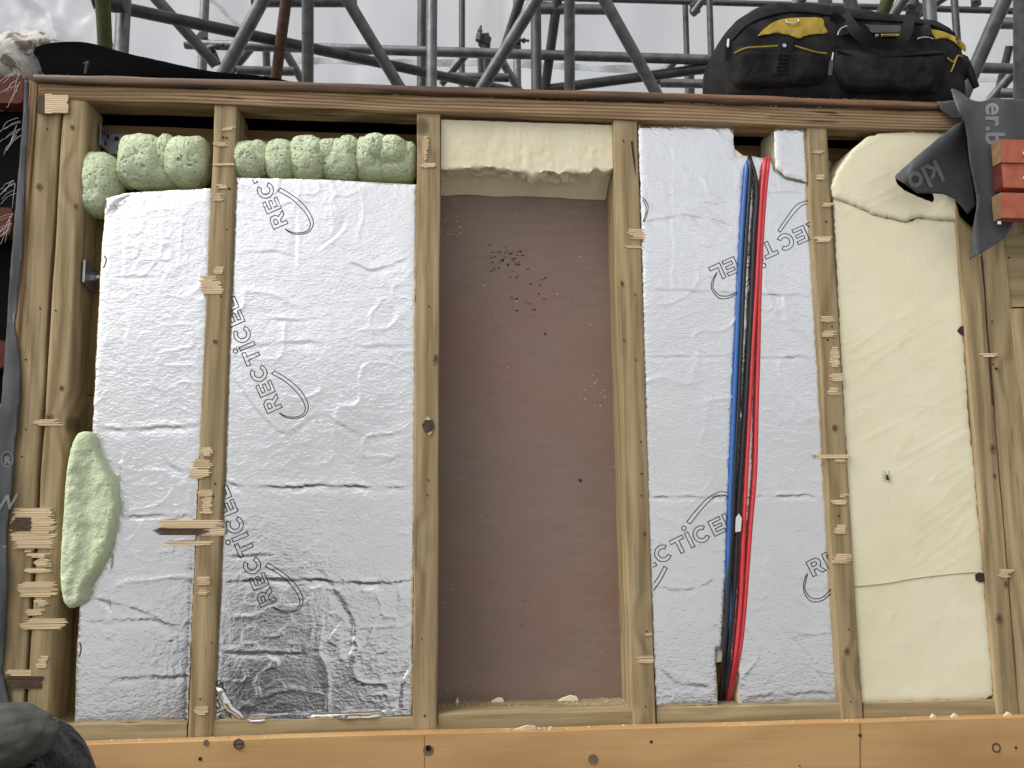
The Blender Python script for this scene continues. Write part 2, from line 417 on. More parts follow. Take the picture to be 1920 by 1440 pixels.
t = NT('white_sheeting'); v_ = t.obj()
nt_ = t.t; tr = t.n('BsdfTranslucent'); df = t.n('BsdfDiffuse'); gl = t.n('BsdfGlossy'); ms = t.n('MixShader'); ms2 = t.n('MixShader')
sc_ = t.ramp(t.noise(t.vmul(v_, (1, 1, .5)), .9, 3), [(.3, 0), (.7, 1)])
cc = t.mix(sc_, (.97, .97, .97), (.88, .905, .95))
for nd in (tr, df): nt_.links.new(cc, nd.inputs['Color'])
gl.inputs['Color'].default_value = (.9, .9, .9, 1); gl.inputs['Roughness'].default_value = .3
ms.inputs[0].default_value = .40; nt_.links.new(tr.outputs[0], ms.inputs[1]); nt_.links.new(df.outputs[0], ms.inputs[2])
ms2.inputs[0].default_value = .05; nt_.links.new(ms.outputs[0], ms2.inputs[1]); nt_.links.new(gl.outputs[0], ms2.inputs[2])
bm_ = t.n('Bump'); nt_.links.new(t.noise(v_, 60, 3), bm_.inputs['Height']); bm_.inputs['Strength'].default_value = .15; bm_.inputs['Distance'].default_value = .003
for nd in (tr, df, gl): nt_.links.new(bm_.outputs[0], nd.inputs['Normal'])
tp = t.n('BsdfTransparent'); ms3 = t.n('MixShader'); tp.inputs[0].default_value = (.97, .98, 1, 1); ms3.inputs[0].default_value = .12
nt_.links.new(ms2.outputs[0], ms3.inputs[1]); nt_.links.new(tp.outputs[0], ms3.inputs[2])
nt_.links.new(ms3.outputs[0], t.out.inputs['Surface']); MT['sheet'] = t.m
MT['band'] = simple('grey_reinforced_band', (.50, .52, .53), .7, 0, .15, 20)
t = NT('ground_gravel'); v_ = t.obj(False)
t.col(t.mix(t.ramp(t.noise(v_, 3, 6), [(.3, 0), (.7, 1)]), (.08, .075, .065), (.13, .12, .105))); t.p(Roughness=.95); MT['ground'] = t.m
t = NT('black_sack'); v_ = t.obj()
t.col((.008, .008, .009)); t.p(Roughness=.32, Specular_IOR_Level=.5); t.bump(t.noise(t.vmul(v_, (1, 1, .45)), 30, 4, .6, 1.5), .9, .03); MT['sack'] = t.m
MT['greycloth'] = simple('grey_cloth', (.085, .085, .07), .9, 0, .5, 40, .4, 120)

# ================================================================== SETTING
mb = MB(); mb.add([(-900, -900, -4), (900, -900, -4), (900, 900, -4), (-900, 900, -4)], [(0, 1, 2, 3)])
mb.build('ground', MT['ground'], kind='structure')
DECK = -.85
# working platform of scaffold boards below the photographer
wp = thing('working_platform', (0, -1.6, -4), 'scaffold platform of wooden boards in front of the wall', 'platform')
for i in range(4):
    y = -.16 - i*.23
    bo = beam((-2.6, y-.222, DECK), (2.6, y-.222, DECK), (-2.6, y, DECK), (2.6, y, DECK), .038, .004, 10, .001, i, V((0, 0, -1)))
    bo.build('scaffold_board', MT['plank'], wp)
for i, x in enumerate((-2.2, 0.1, 2.2)):
    mb = MB(); mb.tube([(x, -.05, DECK-.038-.0245), (x, -1.2, DECK-.038-.0245)], .0242, 14)
    mb.build('transom', MT['galv'], wp, smooth=True)
    for y in (-.12, -1.12):
        mb = MB(); mb.tube([(x+.052, y, -4), (x+.052, y, DECK-.02)], .0242, 14)
        mb.build('upright', MT['galv'], wp, smooth=True)

def sheet_mesh(x0, x1, z0, z1, Y, res, amp, seed, slope=0.0):
    nx, nz = int((x1-x0)/res)+1, int((z1-z0)/res)+1
    X, Z = np.meshgrid(np.linspace(x0, x1, nx), np.linspace(z0, z1, nz), indexing='ij')
    Yv = Y + slope*(Z-z0) + amp*fbm(X*.7, Z*.35, 0, 3, seed) + amp*.35*fbm(X*2.5+Z*1.2, Z*.8, 0, 2, seed+5)
    Yv = Yv + amp*.9*np.clip(1-np.abs(vn(X*.8+.25*fbm(X*.5, Z*.4, 0, 2, seed+9), Z*.12, 0, seed+11)), 0, 1)**10
    c = np.stack([X, Yv, Z], -1).reshape(-1, 3); idx = np.arange(nx*nz).reshape(nx, nz)
    q = np.stack([idx[:-1, :-1], idx[1:, :-1], idx[1:, 1:], idx[:-1, 1:]], -1).reshape(-1, 4)
    return mesh_np('sheet', c, q)
sh = link('sheeting', sheet_mesh(-9, 9, -4, 10, 6.5, .12, .10, 3), MT['sheet'], label='white translucent sheeting hung behind the scaffold tubes', cat='sheeting')
link('sheeting', sheet_mesh(-4.5, 4.5, -1.75, .85, -2.7, .12, .05, 8), MT['sheet'], label='white translucent sheeting hung behind the working platform', cat='sheeting')
# eyelet bands on the far sheeting
def band(pts, wpx, name='eyelet_band', step=42, Y=6.22):
    b = thing(name, P(pts[0][0], pts[0][1], Y), 'grey reinforced band with eyelets ' + ('sloping down the sheeting at the left' if pts[0][1] < 20 else 'running level along the far sheeting'), 'band')
    c = smoothline([P(u, v, Y) for u, v in pts], 10); hw = wpx/2*(Y-CAM.y)/FPX; mb = MB()
    tw = []
    for i, p in enumerate(c):
        tw.append((p+V((0, .01*math.sin(i*.9), hw*(1+.15*math.sin(i*.7)))), p+V((0, -.01*math.sin(i*.9), -hw*(1+.15*math.sin(i*.5))))))
    v = []; f = []
    for a, d in tw: v += [a, d, d+V((0, .006, 0)), a+V((0, .006, 0))]
    for i in range(len(tw)-1):
        for j in range(4): f.append((4*i+j, 4*i+(j+1) % 4, 4*i+4+(j+1) % 4, 4*i+4+j))
    mb.add(v, f); mb.build('webbing', MT['band'], b, smooth=True)
    L = 0
    for i in range(1, len(c)):
        L += (c[i]-c[i-1]).length
        if L > step*(Y-CAM.y)/FPX/2:
            L = 0; m2 = MB(); m2.tube([c[i]+V((0, -.028, 0)), c[i]+V((0, -.018, 0))], hw*.22, 10); m2.build('eyelet', MT['tape'], b)
band([(540, 113), (640, 114), (760, 118), (880, 117), (1000, 121), (1100, 127), (1250, 131), (1400, 139), (1600, 143), (1800, 147), (1990, 150)], 13)
band([(385, -12), (410, 12), (450, 52), (470, 70)], 11)
# nearer sheet drape at the left
c, q = slab([(-60, -40), (160, -40), (172, 8), (192, 55), (216, 92), (150, 86), (90, 78), (-60, 66)], 1.3, .004, res=.012,
            hfn=lambda x, z, d: .035*np.clip(1-np.abs(vn((x*.9+z*.45)*7+.5*vn(x*4, z*4, 0, 7), z*.8, 0, 3)), 0, 1)**5+.012*np.clip(1-np.abs(vn((x*.8+z*.6)*19, z*2-x*2, 0, 5)), 0, 1)**4+.006*fbm(x*16, z*14, 0, 3, 4))
link('sheet_drape', mesh_np('sheet_drape', c, q), MT['sheet'], label='crumpled white plastic sheet draped at the upper left corner', cat='sheeting')

# ================================================================== TIMBER FRAME WALL
wall = thing('timber_frame_wall', (0, .05, -.47), 'opened timber stud wall with laminated top beam and splintered stud faces', 'wall')
D = .095
studs = {}
def stud(key, tl, tr, bl, br, Y=0.0, depth=D, r=.003, m='stud', seed=0, name='stud', parent=wall):
    b = beam(P(*tl, Y), P(*bl, Y), P(*tr, Y), P(*br, Y), depth, r, 30, .0007, seed)
    o = b.build(name, MT[m], parent, smooth=True, angle=50); studs[key] = o; return o
stud('L1', (71, 168), (115.2, 178), (-19, 1400), (39, 1410), seed=1)
stud('L2', (117, 186), (163, 188), (43, 1410), (92, 1408), r=.008, seed=2, Y=-.002, depth=.075)
stud('S2', (402, 197), (444, 198), (350, 1408), (397, 1406), seed=3)
stud('S3', (782, 211), (826, 212), (773, 1396), (820, 1395), seed=4)
stud('S4', (1150, 223), (1195, 225), (1188, 1383), (1231, 1382), seed=5)
stud('S5', (1513, 235), (1551, 236), (1579, 1372), (1620, 1371), seed=6)
stud('R1', (1778, 243), (1822, 244), (1872, 1362), (1913, 1361), seed=7)
stud('R2', (1823, 244), (1858, 244), (1914, 1361), (1993, 1359), seed=8, Y=.002)
stud('R3', (1891, 579), (1970, 576), (1995, 1359), (2050, 1358), seed=9, Y=.001)
stud('NG', (1860, 452), (1950, 428), (1890, 576), (1968, 573), seed=10, Y=.006, m='stud_h', name='noggin')
stud('R4', (1859.5, 250), (1980, 252), (1879, 449), (1985, 421), seed=13, Y=.010, name='noggin')
# laminated top beam (runs along x)
ZH = .719
def hbeam(name, pts4, Y, depth, m, seed, r=.002, n=60, wob=.001, parent=wall):
    (a0, a1, b0, b1) = pts4
    return beam(P(*a0, Y), P(*a1, Y), P(*b0, Y), P(*b1, Y), depth, r, n, wob, seed).build(name, MT[m], parent, smooth=True, angle=50)
hbeam('top_beam', ((72, 157), (1960, 214), (72, 183.5), (1960, 254)), -.004, .058, 'ply_edge', 21, r=.0025)
hbeam('deck_edge_board', ((60, 136), (1960, 195), (66, 153.5), (1960, 211)), -.012, .02, 'deck', 22, r=.006)
# small spacers in the shadow gap and the roof deck behind
for u0, u1, v in ((508, 540, 0), (880, 925, 0), (1245, 1285, 0), (1594, 1634, 0)):
    m_ = (u0+u1)/2; vv = 157+(m_-72)*57/1888
    p0 = P(u0, vv-4, -.006); p1 = P(u1, vv+1, -.006)
    mb = MB(); mb.box(p0.x, p1.x, -.006, .006, p1.z, p0.z+.004); mb.build('spacer', MT['ply_edge'], wall)
zt = .787
mb = MB(); mb.box(-.745, 1.4, .012, 1.3, .755, .777); mb.build('roof_deck', MT['deck'], wall)
# left ply strip
stud('LP', (55, 150), (70.5, 156), (8, 800), (25, 800), seed=12, m='ply_v', name='ply_strip', Y=-.004, depth=.05)
# back timbers seen in the bays
zp = P(300, 237, .097).z
mb = beam((-.68, .097, zp), (1.13, .097, zp), (-.68, .097, zp-.16), (1.13, .097, zp-.16), .035, .003, 40, .001, 31)
mb.build('back_rail', MT['back_h'], wall, smooth=True, angle=50)
mb = MB(); mb.box(-.75, 1.25, .135, .150, -.47, .755); mb.build('dark_back_panel', MT['void'], wall)  # added black panel, keeps stray light out so gaps behind the bays stay dark
for i, (x0, x1, z0, z1) in enumerate(((-.70, -.628, .165, .56), (-.70, -.628, -.45, .163), (-.626, -.575, -.45, .56))):
    b = beam((x0, .074, z0), (x0, .074, z1), (x1, .074, z0), (x1, .074, z1), .02, .002, 12, .0008, 40+i); b.build('back_board', MT['back'], wall, smooth=True, angle=50)
# bottom plates between the studs
def plate(pl, pr, bl_, br_, seed, Y=.004):
    a = P(*pl, Y); b = P(*pr, Y); c = P(*bl_, Y); d = P(*br_, Y)
    beam(a, b, c, d, .09, .003, 16, .0008, seed).build('bottom_plate', MT['stud_h'], wall, smooth=True, angle=50)
plate((96, 1357), (350, 1356), (92, 1408), (349, 1406), 51)
plate((399, 1350), (773.5, 1343), (397, 1405), (773.5, 1396), 52)
plate((821, 1339), (1187.5, 1332), (821, 1395), (1189, 1384), 53)
plate((1231.5, 1326), (1576.5, 1319), (1232, 1383), (1578, 1373), 54)
plate((1618.5, 1317), (1868, 1311), (1620.5, 1371), (1871, 1362), 55)
# brown board at the back of the open bay
p0, p1 = P(818, 330, .09), P(1170, 330, .09)
mb = MB(); mb.box(-.012, .372, .092, .104, -.47, .70)
mb.build('brown_ply_panel', MT['brown'], None, label='brown film faced plywood panel at the back of the open middle bay', cat='plywood panel')

bp_ = bpy.data.objects['brown_ply_panel']; mb = MB(); r8 = random.Random(8)
for k in range(60):
    u, v = (r8.gauss(950, 18), r8.gauss(484, 14)) if k < 45 else (r8.gauss(985, 20), r8.uniform(515, 585)); l, h_ = r8.uniform(1.5, 5), r8.uniform(.6, 1.8)
    mb.prism([P(u-l, v, .0916), P(u, v-h_, .0916), P(u+l, v-.3*h_, .0916), P(u+.3*l, v+h_, .0916)], (0, .001, 0))
fl = mb.build('dark_flecks', MT['hole'], bp_, kind='stuff')
mb = MB()
for k in range(70):
    u, v = r8.choice([(r8.uniform(830, 1160), r8.uniform(390, 1300)), (r8.gauss(1120, 12), r8.gauss(735, 14)), (r8.gauss(850, 12), r8.gauss(410, 20))]); l = r8.uniform(.5, 2.2)
    mb.prism([P(u-l, v, .0916), P(u, v-l*.7, .0916), P(u+l, v+.2*l, .0916), P(u, v+l*.6, .0916)], (0, .001, 0))
mb.build('pale_flecks', MT['dust'], bp_, kind='stuff')
mb = MB()
for u, v, r_ in ((1088, 901, 3.6), (1022, 626, 2.6)): mb = MB(); mb.tube([P(u, v, .0914), P(u, v, .0925)], r_*.001, 9); mb.build('nail_hole', MT['hole'], bp_)

# torn veneer splinters left on the stud faces
def splinter(key, u0, u1, v0, v1, Y=-.0005, dark=False, taper=.5, seed=0, th=.0009):
    r = random.Random(seed*7+int(u0+v0)); mb = MB(); h = v1-v0; L = u1-u0; a = v0
    c0, c1 = r.uniform(.15, .85), r.uniform(.15, .85); p0_, p1_ = r.uniform(.15, .5)*taper, r.uniform(.1, .45)*taper
    while a < v1-.6:
        hh = r.uniform(1.1, 3.4); b = min(v1, a+hh)+.3; t_ = ((a+b)/2-v0)/h
        s0 = u0+L*(p0_*abs(t_-c0)**1.3+r.random()**2*.22*taper); s1 = u1-L*(p1_*abs(t_-c1)**1.3+r.random()**2*.28*taper)
        y0 = Y-th*r.uniform(.25, 1.3); y1 = Y-th*r.uniform(.25, 1.3)
        f = [P(s0, a+hh*r.uniform(.2, .8), Y-.0003), P(s0+L*r.uniform(.03, .12), a, y0), P(s1-L*r.uniform(.02, .10), a+r.uniform(-.2, .3), y1), P(s1, a+hh*r.uniform(.2, .8), y1+.0003), P(s1-L*r.uniform(.02, .08), b, y1), P(s0+L*r.uniform(.02, .08), b, y0)]
        if s1-s0 > 3: mb.prism(f, (0, th*1.2, 0))
        a = b-.3+(r.uniform(0, 1.2) if r.random() < .12 else 0)
    o = mb.build('splinter', MT['knotdark' if dark else 'splinter'], studs[key])
    return o
SPL = [('S2', 368, 422, 517, 551), ('S2', 400, 420, 500, 513), ('S2', 372, 402, 838, 855), ('S2', 354, 402, 861, 878), ('S2', 344, 400, 880, 897),
       ('S2', 369, 401, 918, 931), ('S2', 374, 400, 931, 963), ('S2', 281, 429, 975, 990), ('S2', 297, 408, 1014, 1023), ('S2', 365, 396, 1081, 1096), ('S2', 368, 394, 1107, 1115),
       ('S2', 414, 446, 237, 244), ('S2', 397, 429, 267, 274), ('S2', 397, 441, 306, 310), ('S2', 404, 429, 345, 353), ('S2', 394, 421, 361, 377), ('S2', 362, 392, 1325, 1340),
       ('L1', 57, 126, 786, 798), ('L1', 16, 109, 952, 1028), ('L1', 40, 68, 1030, 1035), ('L2', 62, 99, 1046, 1062), ('L1', 47, 98, 1037, 1045), ('L1', 40, 99, 1065, 1074),
       ('L1', 27, 111, 1091, 1119), ('L2', 62, 93, 1122, 1136), ('L1', 44, 91, 1142, 1154), ('L1', 31, 131, 1159, 1179), ('L1', 6, 86, 1256, 1268), ('L2', 66, 92, 1230, 1252),
       ('S3', 784, 823, 306, 315), ('S3', 790, 805, 255, 300), ('S4', 1174, 1214, 429, 448), ('S4', 1161, 1213, 460, 464), ('S4', 1206, 1229, 1187, 1192), ('S4', 1192, 1229, 1230, 1243),
       ('S5', 1519, 1549, 281, 287), ('S5', 1529, 1548, 327, 336), ('S5', 1539, 1563, 380, 388), ('S5', 1524, 1564, 443, 453), ('S5', 1534, 1572, 593, 604), ('S5', 1536, 1573, 620, 631),
       ('S5', 1554, 1576, 650, 688), ('S5', 1552, 1584, 700, 715), ('S5', 1550, 1579, 726, 741), ('S5', 1524, 1600, 852, 859), ('S5', 1560, 1594, 861, 867), ('S5', 1574, 1593, 925, 932),
       ('S5', 1556, 1589, 937, 946), ('S5', 1562, 1590, 983, 1001), ('S5', 1556, 1600, 1038, 1056), ('R1', 1832, 1873, 662, 669), ('R1', 1869, 1904, 1067, 1083)]
for i, s in enumerate(SPL): splinter(*s, seed=i, taper=1.0 if s[2]-s[1] < 70 else .6, Y=-.003 if s[0] == 'L2' or (s[0] == 'L1' and s[2] > 90) else -.0008)
splinter('S2', 282, 400, 989, 1003, dark=True, seed=90, taper=.5); splinter('S2', 375, 424, 990, 1004, seed=91, taper=.3)
splinter('L1', 17, 60, 970, 995, dark=True, seed=92, Y=-.004); splinter('L1', 6, 84, 1268, 1291, dark=True, seed=93, taper=.3, Y=-.003)
# patch of layers on the corner of the top beam
for k, (u0, u1, v0, v1) in enumerate(((70, 84, 178, 212), (84, 97, 176, 212), (97, 130, 178, 211))):
    mb = MB(); y = -.0065-.001*k; n = 6 if k == 2 else 3
    for i in range(n):
        a, b = v0+(v1-v0)*i/n, v0+(v1-v0)*(i+1)/n+.3; e = u1-(rnd.random()*6 if k == 2 else 0)
        mb.prism([P(u0, a, y), P(e, a, y), P(e+1, (a+b)/2, y), P(e, b, y), P(u0, b, y)], (0, .0022+.001*k, 0))
    mb.build('splinter', MT['splinter'] if k else MT['knotdark'], studs['L1'])
# nail holes in the studs
def nail_holes(key, lst, Y=-.0012):
    for u, v, rp in lst:
        p = P(u, v, Y); mb = MB(); r_ = random.Random(int(u*3+v))
        if rp < 3.5:
            mb.tube([p, p+V((0, .004, 0))], rp*.00076, 10); mb.build('nail_hole', MT['hole'], studs[key])
        else:
            k = 14; el = r_.uniform(1.0, 1.5); ring = [p+V((math.cos(2*math.pi*i/k)*rp*.001*r_.uniform(.75, 1.15), 0, math.sin(2*math.pi*i/k)*rp*.001*el*r_.uniform(.8, 1.15))) for i in range(k)]
            mb.prism(ring, (0, .003, 0)); kn = mb.build('knot', MT['knot_soft'], studs[key])
            m2 = MB(); m2.prism([p+(q_-p)*.5+V((0, -.0003, 0)) for q_ in ring], (0, .003, 0)); m2.build('knot_heart', MT['knotdark'], kn)
nail_holes('S2', [(425, 258, 2.5), (418, 257, 3), (430, 353, 3), (425, 430, 2), (414, 555, 2.2), (403, 640, 4), (403, 907, 2.4), (400, 931, 2), (375, 1311, 2), (396, 1205, 1.6)])
nail_holes('S3', [(803, 260, 2), (804, 574, 2), (814, 683, 1.6), (803, 900, 2), (801, 928, 2), (791, 1198, 1.8), (796, 1342, 2.4), (817, 672, 6)])
nail_holes('S4', [(1166, 531, 4), (1191, 552, 2), (1170, 638, 2), (1193, 675, 2), (1202, 828, 2), (1203, 888, 2.4), (1203, 929, 2.2), (1209, 1001, 4), (1213, 1184, 2), (1211, 1325, 2), (1169, 264, 2.5), (1185, 266, 3)])
nail_holes('S5', [(1549, 415, 2.6), (1560, 612, 2.4), (1552, 637, 3), (1566, 688, 1.8), (1565, 802, 6), (1579, 931, 2), (1573, 967, 2.4), (1592, 1180, 1.8), (1588, 1221, 6), (1595, 1316, 2)])
nail_holes('L1', [(88, 242, 2.4), (73, 350, 6), (75, 578, 2.4), (48, 674, 2), (48, 805, 2), (41, 856, 2), (26, 936, 2)])
nail_holes('L2', [(135, 238, 4), (142, 387, 4.5), (104, 582, 2), (115, 728, 4), (92, 783, 7)], -.0032)
nail_holes('R1', [(1861, 602, 2), (1863, 682, 2), (1869, 691, 3.4), (1862, 840, 7), (1865, 892, 4), (1874, 1160, 8), (1886, 1095, 5)])
nail_holes('NG', [(1892, 483, 3), (1890, 543, 3)], .0048)
p = P(803, 798, -.0015)
mb = MB(); mb.prism([P(791, 797, -.0015), P(800, 784, -.0015), P(811, 787, -.0015), P(815, 800, -.0015), P(806, 813, -.0015), P(796, 810, -.0015)], (0, .003, 0)); mb.build('knot', MT['knotdark'], studs['S3'])
mb = MB()
for pts in ([(797, 786), (802, 781), (808, 786), (803, 788)], [(800, 812), (806, 816), (811, 808), (806, 811)]): mb.prism([P(u, v, -.002) for u, v in pts], (0, .002, 0))
mb.build('splinter', MT['splinter'], studs['S3'])
# split in the fourth stud
mb = MB(); mb.prism([P(1183, 268, -.0009), P(1187, 268, -.0009), P(1191, 300, -.0009), P(1192, 330, -.0009), P(1188, 305, -.0009)], (0, .003, 0)); mb.build('crack', MT['hole'], studs['S4'])
mb = MB(); cpt = [(1840, 480), (1846, 540), (1849, 600), (1856, 690), (1861, 760)]
for (u, v), (u2, v2) in zip(cpt, cpt[1:]): mb.prism([P(u-1, v, -.0009), P(u+1.2, v, -.0009), P(u2+1.2, v2, -.0009), P(u2-1, v2, -.0009)], (0, .003, 0))
mb.build('crack', MT['hole'], studs['R1'])

# orange board across the foot of the wall
fb = thing('kick_board', (0, -.012, -.70), 'orange varnished board with filled screw holes along the foot of the wall', 'board')
YB = -.024
a, b = P(-140, 1402.5, YB), P(2080, 1340, YB)
beam(a, b, V((a.x, YB, -.72)), V((b.x, YB, -.72)), .022, .002, 40, .0008, 61).build('board', MT['orange'], fb, smooth=True, angle=50)
for u, v, r_, kind in ((447, 1395, 8.5, 's'), (375, 1423, 4.5, 'h'), (803, 1407, 10, 'p'), (803, 1403, 4.5, 's'), (1112, 1424, 9.5, 'p'), (1221, 1391, 4.2, 'h'), (1613, 1379, 4.5, 'h'), (1868, 1402, 8, 'r'), (1905, 1402, 4, 'h'), (386, 1393, 5, 'p'), (1500, 1436, 2, 'h')):
    p = P(u, v, YB-.0008); mb = MB(); r_ *= .00095 if kind != 'h' else .0007
    if kind == 's':
        mb.tube([p, p+V((0, .003, 0))], r_, 18); o = mb.build('screw', MT['plug'], fb)
        m2 = MB(); m2.box(p.x-r_*.8, p.x+r_*.8, p.y-.0004, p.y+.001, p.z-.0008, p.z+.0008); m2.build('slot', MT['hole'], o)
        m3 = MB(); m3.tube([p+V((r_*math.cos(k*.35), -.0002, r_*math.sin(k*.35))) for k in range(19)], .0007, 6); m3.build('rim', MT['hole'], o)
    elif kind == 'r':
        mb.tube([p+V((r_*math.cos(k*.35), 0, r_*math.sin(k*.35))) for k in range(19)], .0012, 6); mb.build('screw_ring', MT['hole'], fb)
    else:
        mb.tube([p, p+V((0, .003, 0))], r_, 14); mb.build('plug' if kind == 'p' else 'nail_hole', MT['plug' if kind == 'p' else 'hole'], fb)
for u, v0 in ((795, 1378), (1612, 1356)):
    mb = MB(); mb.prism([P(u, v0, YB-.0003), P(u+1, v0, YB-.0003), P(u+1.5, 1470, YB-.0003), P(u+.5, 1470, YB-.0003)], (0, .001, 0)); mb.build('pencil_line', MT['knotdark'], fb)

# ================================================================== INSULATION BOARDS
def crease_set(lst):
    out = []
    for pts, amp, wd in lst: out.append(([(P(u, v, 0).x, P(u, v, 0).z) for u, v in sm2(pts, 5)], amp*.001, wd*.001))
    return out
def foil_height(seed, creases, k=1.0):
    cr = crease_set(creases)
    def fn(x, z, d=None):
        wx = x+.02*fbm(x*9, z*9, 0, 2, seed+50); wz = z+.02*fbm(x*9, z*9, 3, 2, seed+60)
        r1 = np.clip(1-np.abs(vn(wx*11, wz*15, 0, seed))*1.0, 0, 1)**14
        m1 = np.clip(vn(x*6, z*6, 1, seed+3)*1.6+.2, 0, 1)
        r2 = np.clip(1-np.abs(vn(wx*30, wz*40, 0, seed+7)), 0, 1)**11
        r3 = np.clip(1-np.abs(vn(wx*62, wz*80, 2, seed+17)), 0, 1)**7*np.clip(vn(x*13, z*13, 4, seed+19)*1.8, 0, 1)
        m2 = np.clip(vn(x*9, z*9, 1, seed+9)*1.5+.35, 0, 1)
        fine = fbm(x*70, z*85, 0, 2, seed+21)
        h = .0011*r1*m1 + .0008*r2*m2 + .00045*r3 + .00012*fine + .0012*vn(x*5, z*5, 0, seed+31)
        h = h*k*1.35
        for pts, amp, wd in cr:
            px = np.array([p[0] for p in pts]); pz = np.array([p[1] for p in pts])
            if abs(px[-1]-px[0]) > abs(pz[-1]-pz[0]):
                o = np.argsort(px); zc = np.interp(x, px[o], pz[o])+.0022*vn(x*45, 0, 0, seed+41)+.0014*vn(x*140, 0, 0, seed+43)
                s = (z-zc)/wd; m = np.clip((x-px.min())/.02, 0, 1)*np.clip((px.max()-x)/.02, 0, 1)
            else:
                o = np.argsort(pz); xc = np.interp(z, pz[o], px[o])+.003*vn(z*35, 0, 0, seed+42)+.0014*vn(z*130, 0, 0, seed+44)
                s = (x-xc)/wd; m = np.clip((z-pz.min())/.02, 0, 1)*np.clip((pz.max()-z)/.02, 0, 1)
            av = np.clip(.62+.75*vn((x+z)*38, (x-z)*7, 0, seed+47)+.3*vn((x+z)*110, 0, 0, seed+48), 0, 1.5)
            h = h + amp*m*av*(np.tanh(s*1.3)*np.exp(-(s/3.2)**2) - .8*np.exp(-(s*1.4)**2))
        return h
    return fn
YF = .010
FOILS = {}
def foil_board(key, poly, label, seed, creases, Y=YF, thick=.075, k=1.0, jag=1.2, group='foil faced insulation boards'):
    cen = P(sum(p[0] for p in poly)/len(poly), max(p[1] for p in poly), Y+thick/2)
    t_ = thing('insulation_board', cen, label, 'insulation board', group)
    pr = rough_poly(poly, 5, jag, seed)
    fn = foil_height(seed, creases, k)
    edge = lambda x, z, d: fn(x, z) - .0022*np.exp(-d/.004)
    c, q = slab(pr, Y, 0, res=.0026, hfn=edge, back=False)
    link('foil_facing', mesh_np('foil_facing', c, q), MT['foil'], t_)
    c, q = slab(pr, Y+.0055, thick, res=.02)
    link('foam_core', mesh_np('foam_core', c, q, smooth=False), MT['pir'], t_)
    FOILS[key] = (t_, Y, edge, [(P(u, v, Y).x, P(u, v, Y).z) for u, v in poly], poly)
    return t_
B1 = [(199, 371), (240, 362), (320, 357), (395, 353), (391, 500), (377, 800), (366, 1000), (351, 1354), (140, 1356), (145, 1210), (151, 1100), (173, 820), (181, 660), (190, 480)]
foil_board('b1', B1, 'narrow foil faced insulation board beside the green foam slab in the leftmost bay', 101,
           [([(192, 518), (250, 517), (335, 520)], .5, 2), ([(174, 800), (250, 806), (376, 796)], 1.3, 3), ([(214, 971), (290, 969), (368, 967)], 1.0, 2.6), ([(150, 1168), (260, 1166), (350, 1178)], .8, 3),
            ([(205, 1277), (280, 1274), (354, 1269)], 1.0, 2.6), ([(145, 1268), (200, 1266)], 1, 3), ([(228, 830), (212, 960), (203, 1080), (197, 1200), (190, 1350)], 1.1, 3.5), ([(225, 400), (228, 560), (240, 760)], .5, 3),
            ([(300, 860), (330, 880), (365, 885)], 1.4, 4), ([(160, 1120), (260, 1150), (345, 1190)], .8, 4)])
B2 = [(440, 333), (600, 336), (781, 346), (779, 600), (777, 960), (772, 1338), (600, 1345), (445, 1349), (401, 1352), (404, 1200), (416, 960), (429, 600), (437, 400)]
foil_board('b2', B2, 'large printed foil faced insulation board under a row of green foam beads', 102,
           [([(437, 470), (520, 471), (560, 480)], .6, 2.4), ([(500, 598), (560, 598), (625, 592)], .7, 2.4), ([(640, 480), (700, 505), (775, 475)], .8, 3), ([(430, 655), (560, 640), (640, 650), (778, 645)], .8, 3),
            ([(416, 905), (480, 915), (600, 912), (700, 914), (777, 912)], 1.5, 3), ([(414, 1045), (480, 1043), (520, 1043)], .9, 2.6), ([(414, 1094), (470, 1090), (560, 1089), (700, 1096), (775, 1088)], 1.7, 3.2),
            ([(408, 1224), (480, 1228), (560, 1226), (620, 1222)], 1.2, 2.6), ([(553, 340), (556, 430), (552, 505)], .7, 2.4), ([(590, 470), (640, 430), (650, 400)], .7, 3), ([(600, 1220), (625, 1180), (638, 1150)], 1.0, 4),
            ([(590, 1060), (640, 1130), (660, 1210), (620, 1280)], 1.0, 5), ([(430, 700), (520, 810), (600, 780), (690, 820), (776, 800)], .8, 4), ([(640, 860), (690, 878), (760, 850)], 1.0, 4), ([(745, 1345), (752, 1290), (770, 1245)], 1.5, 3)], k=1.15)
B4 = [(1197, 234), (1240, 231), (1374, 231), (1378, 292), (1412, 293), (1430, 296), (1447, 302), (1453, 318), (1476, 334), (1515, 343), (1529, 540), (1546, 860), (1574, 1317), (1388, 1321), (1386, 1240), (1378, 1236), (1345, 1215), (1342, 1240), (1345, 1321), (1231, 1326), (1216, 960), (1204, 480)]
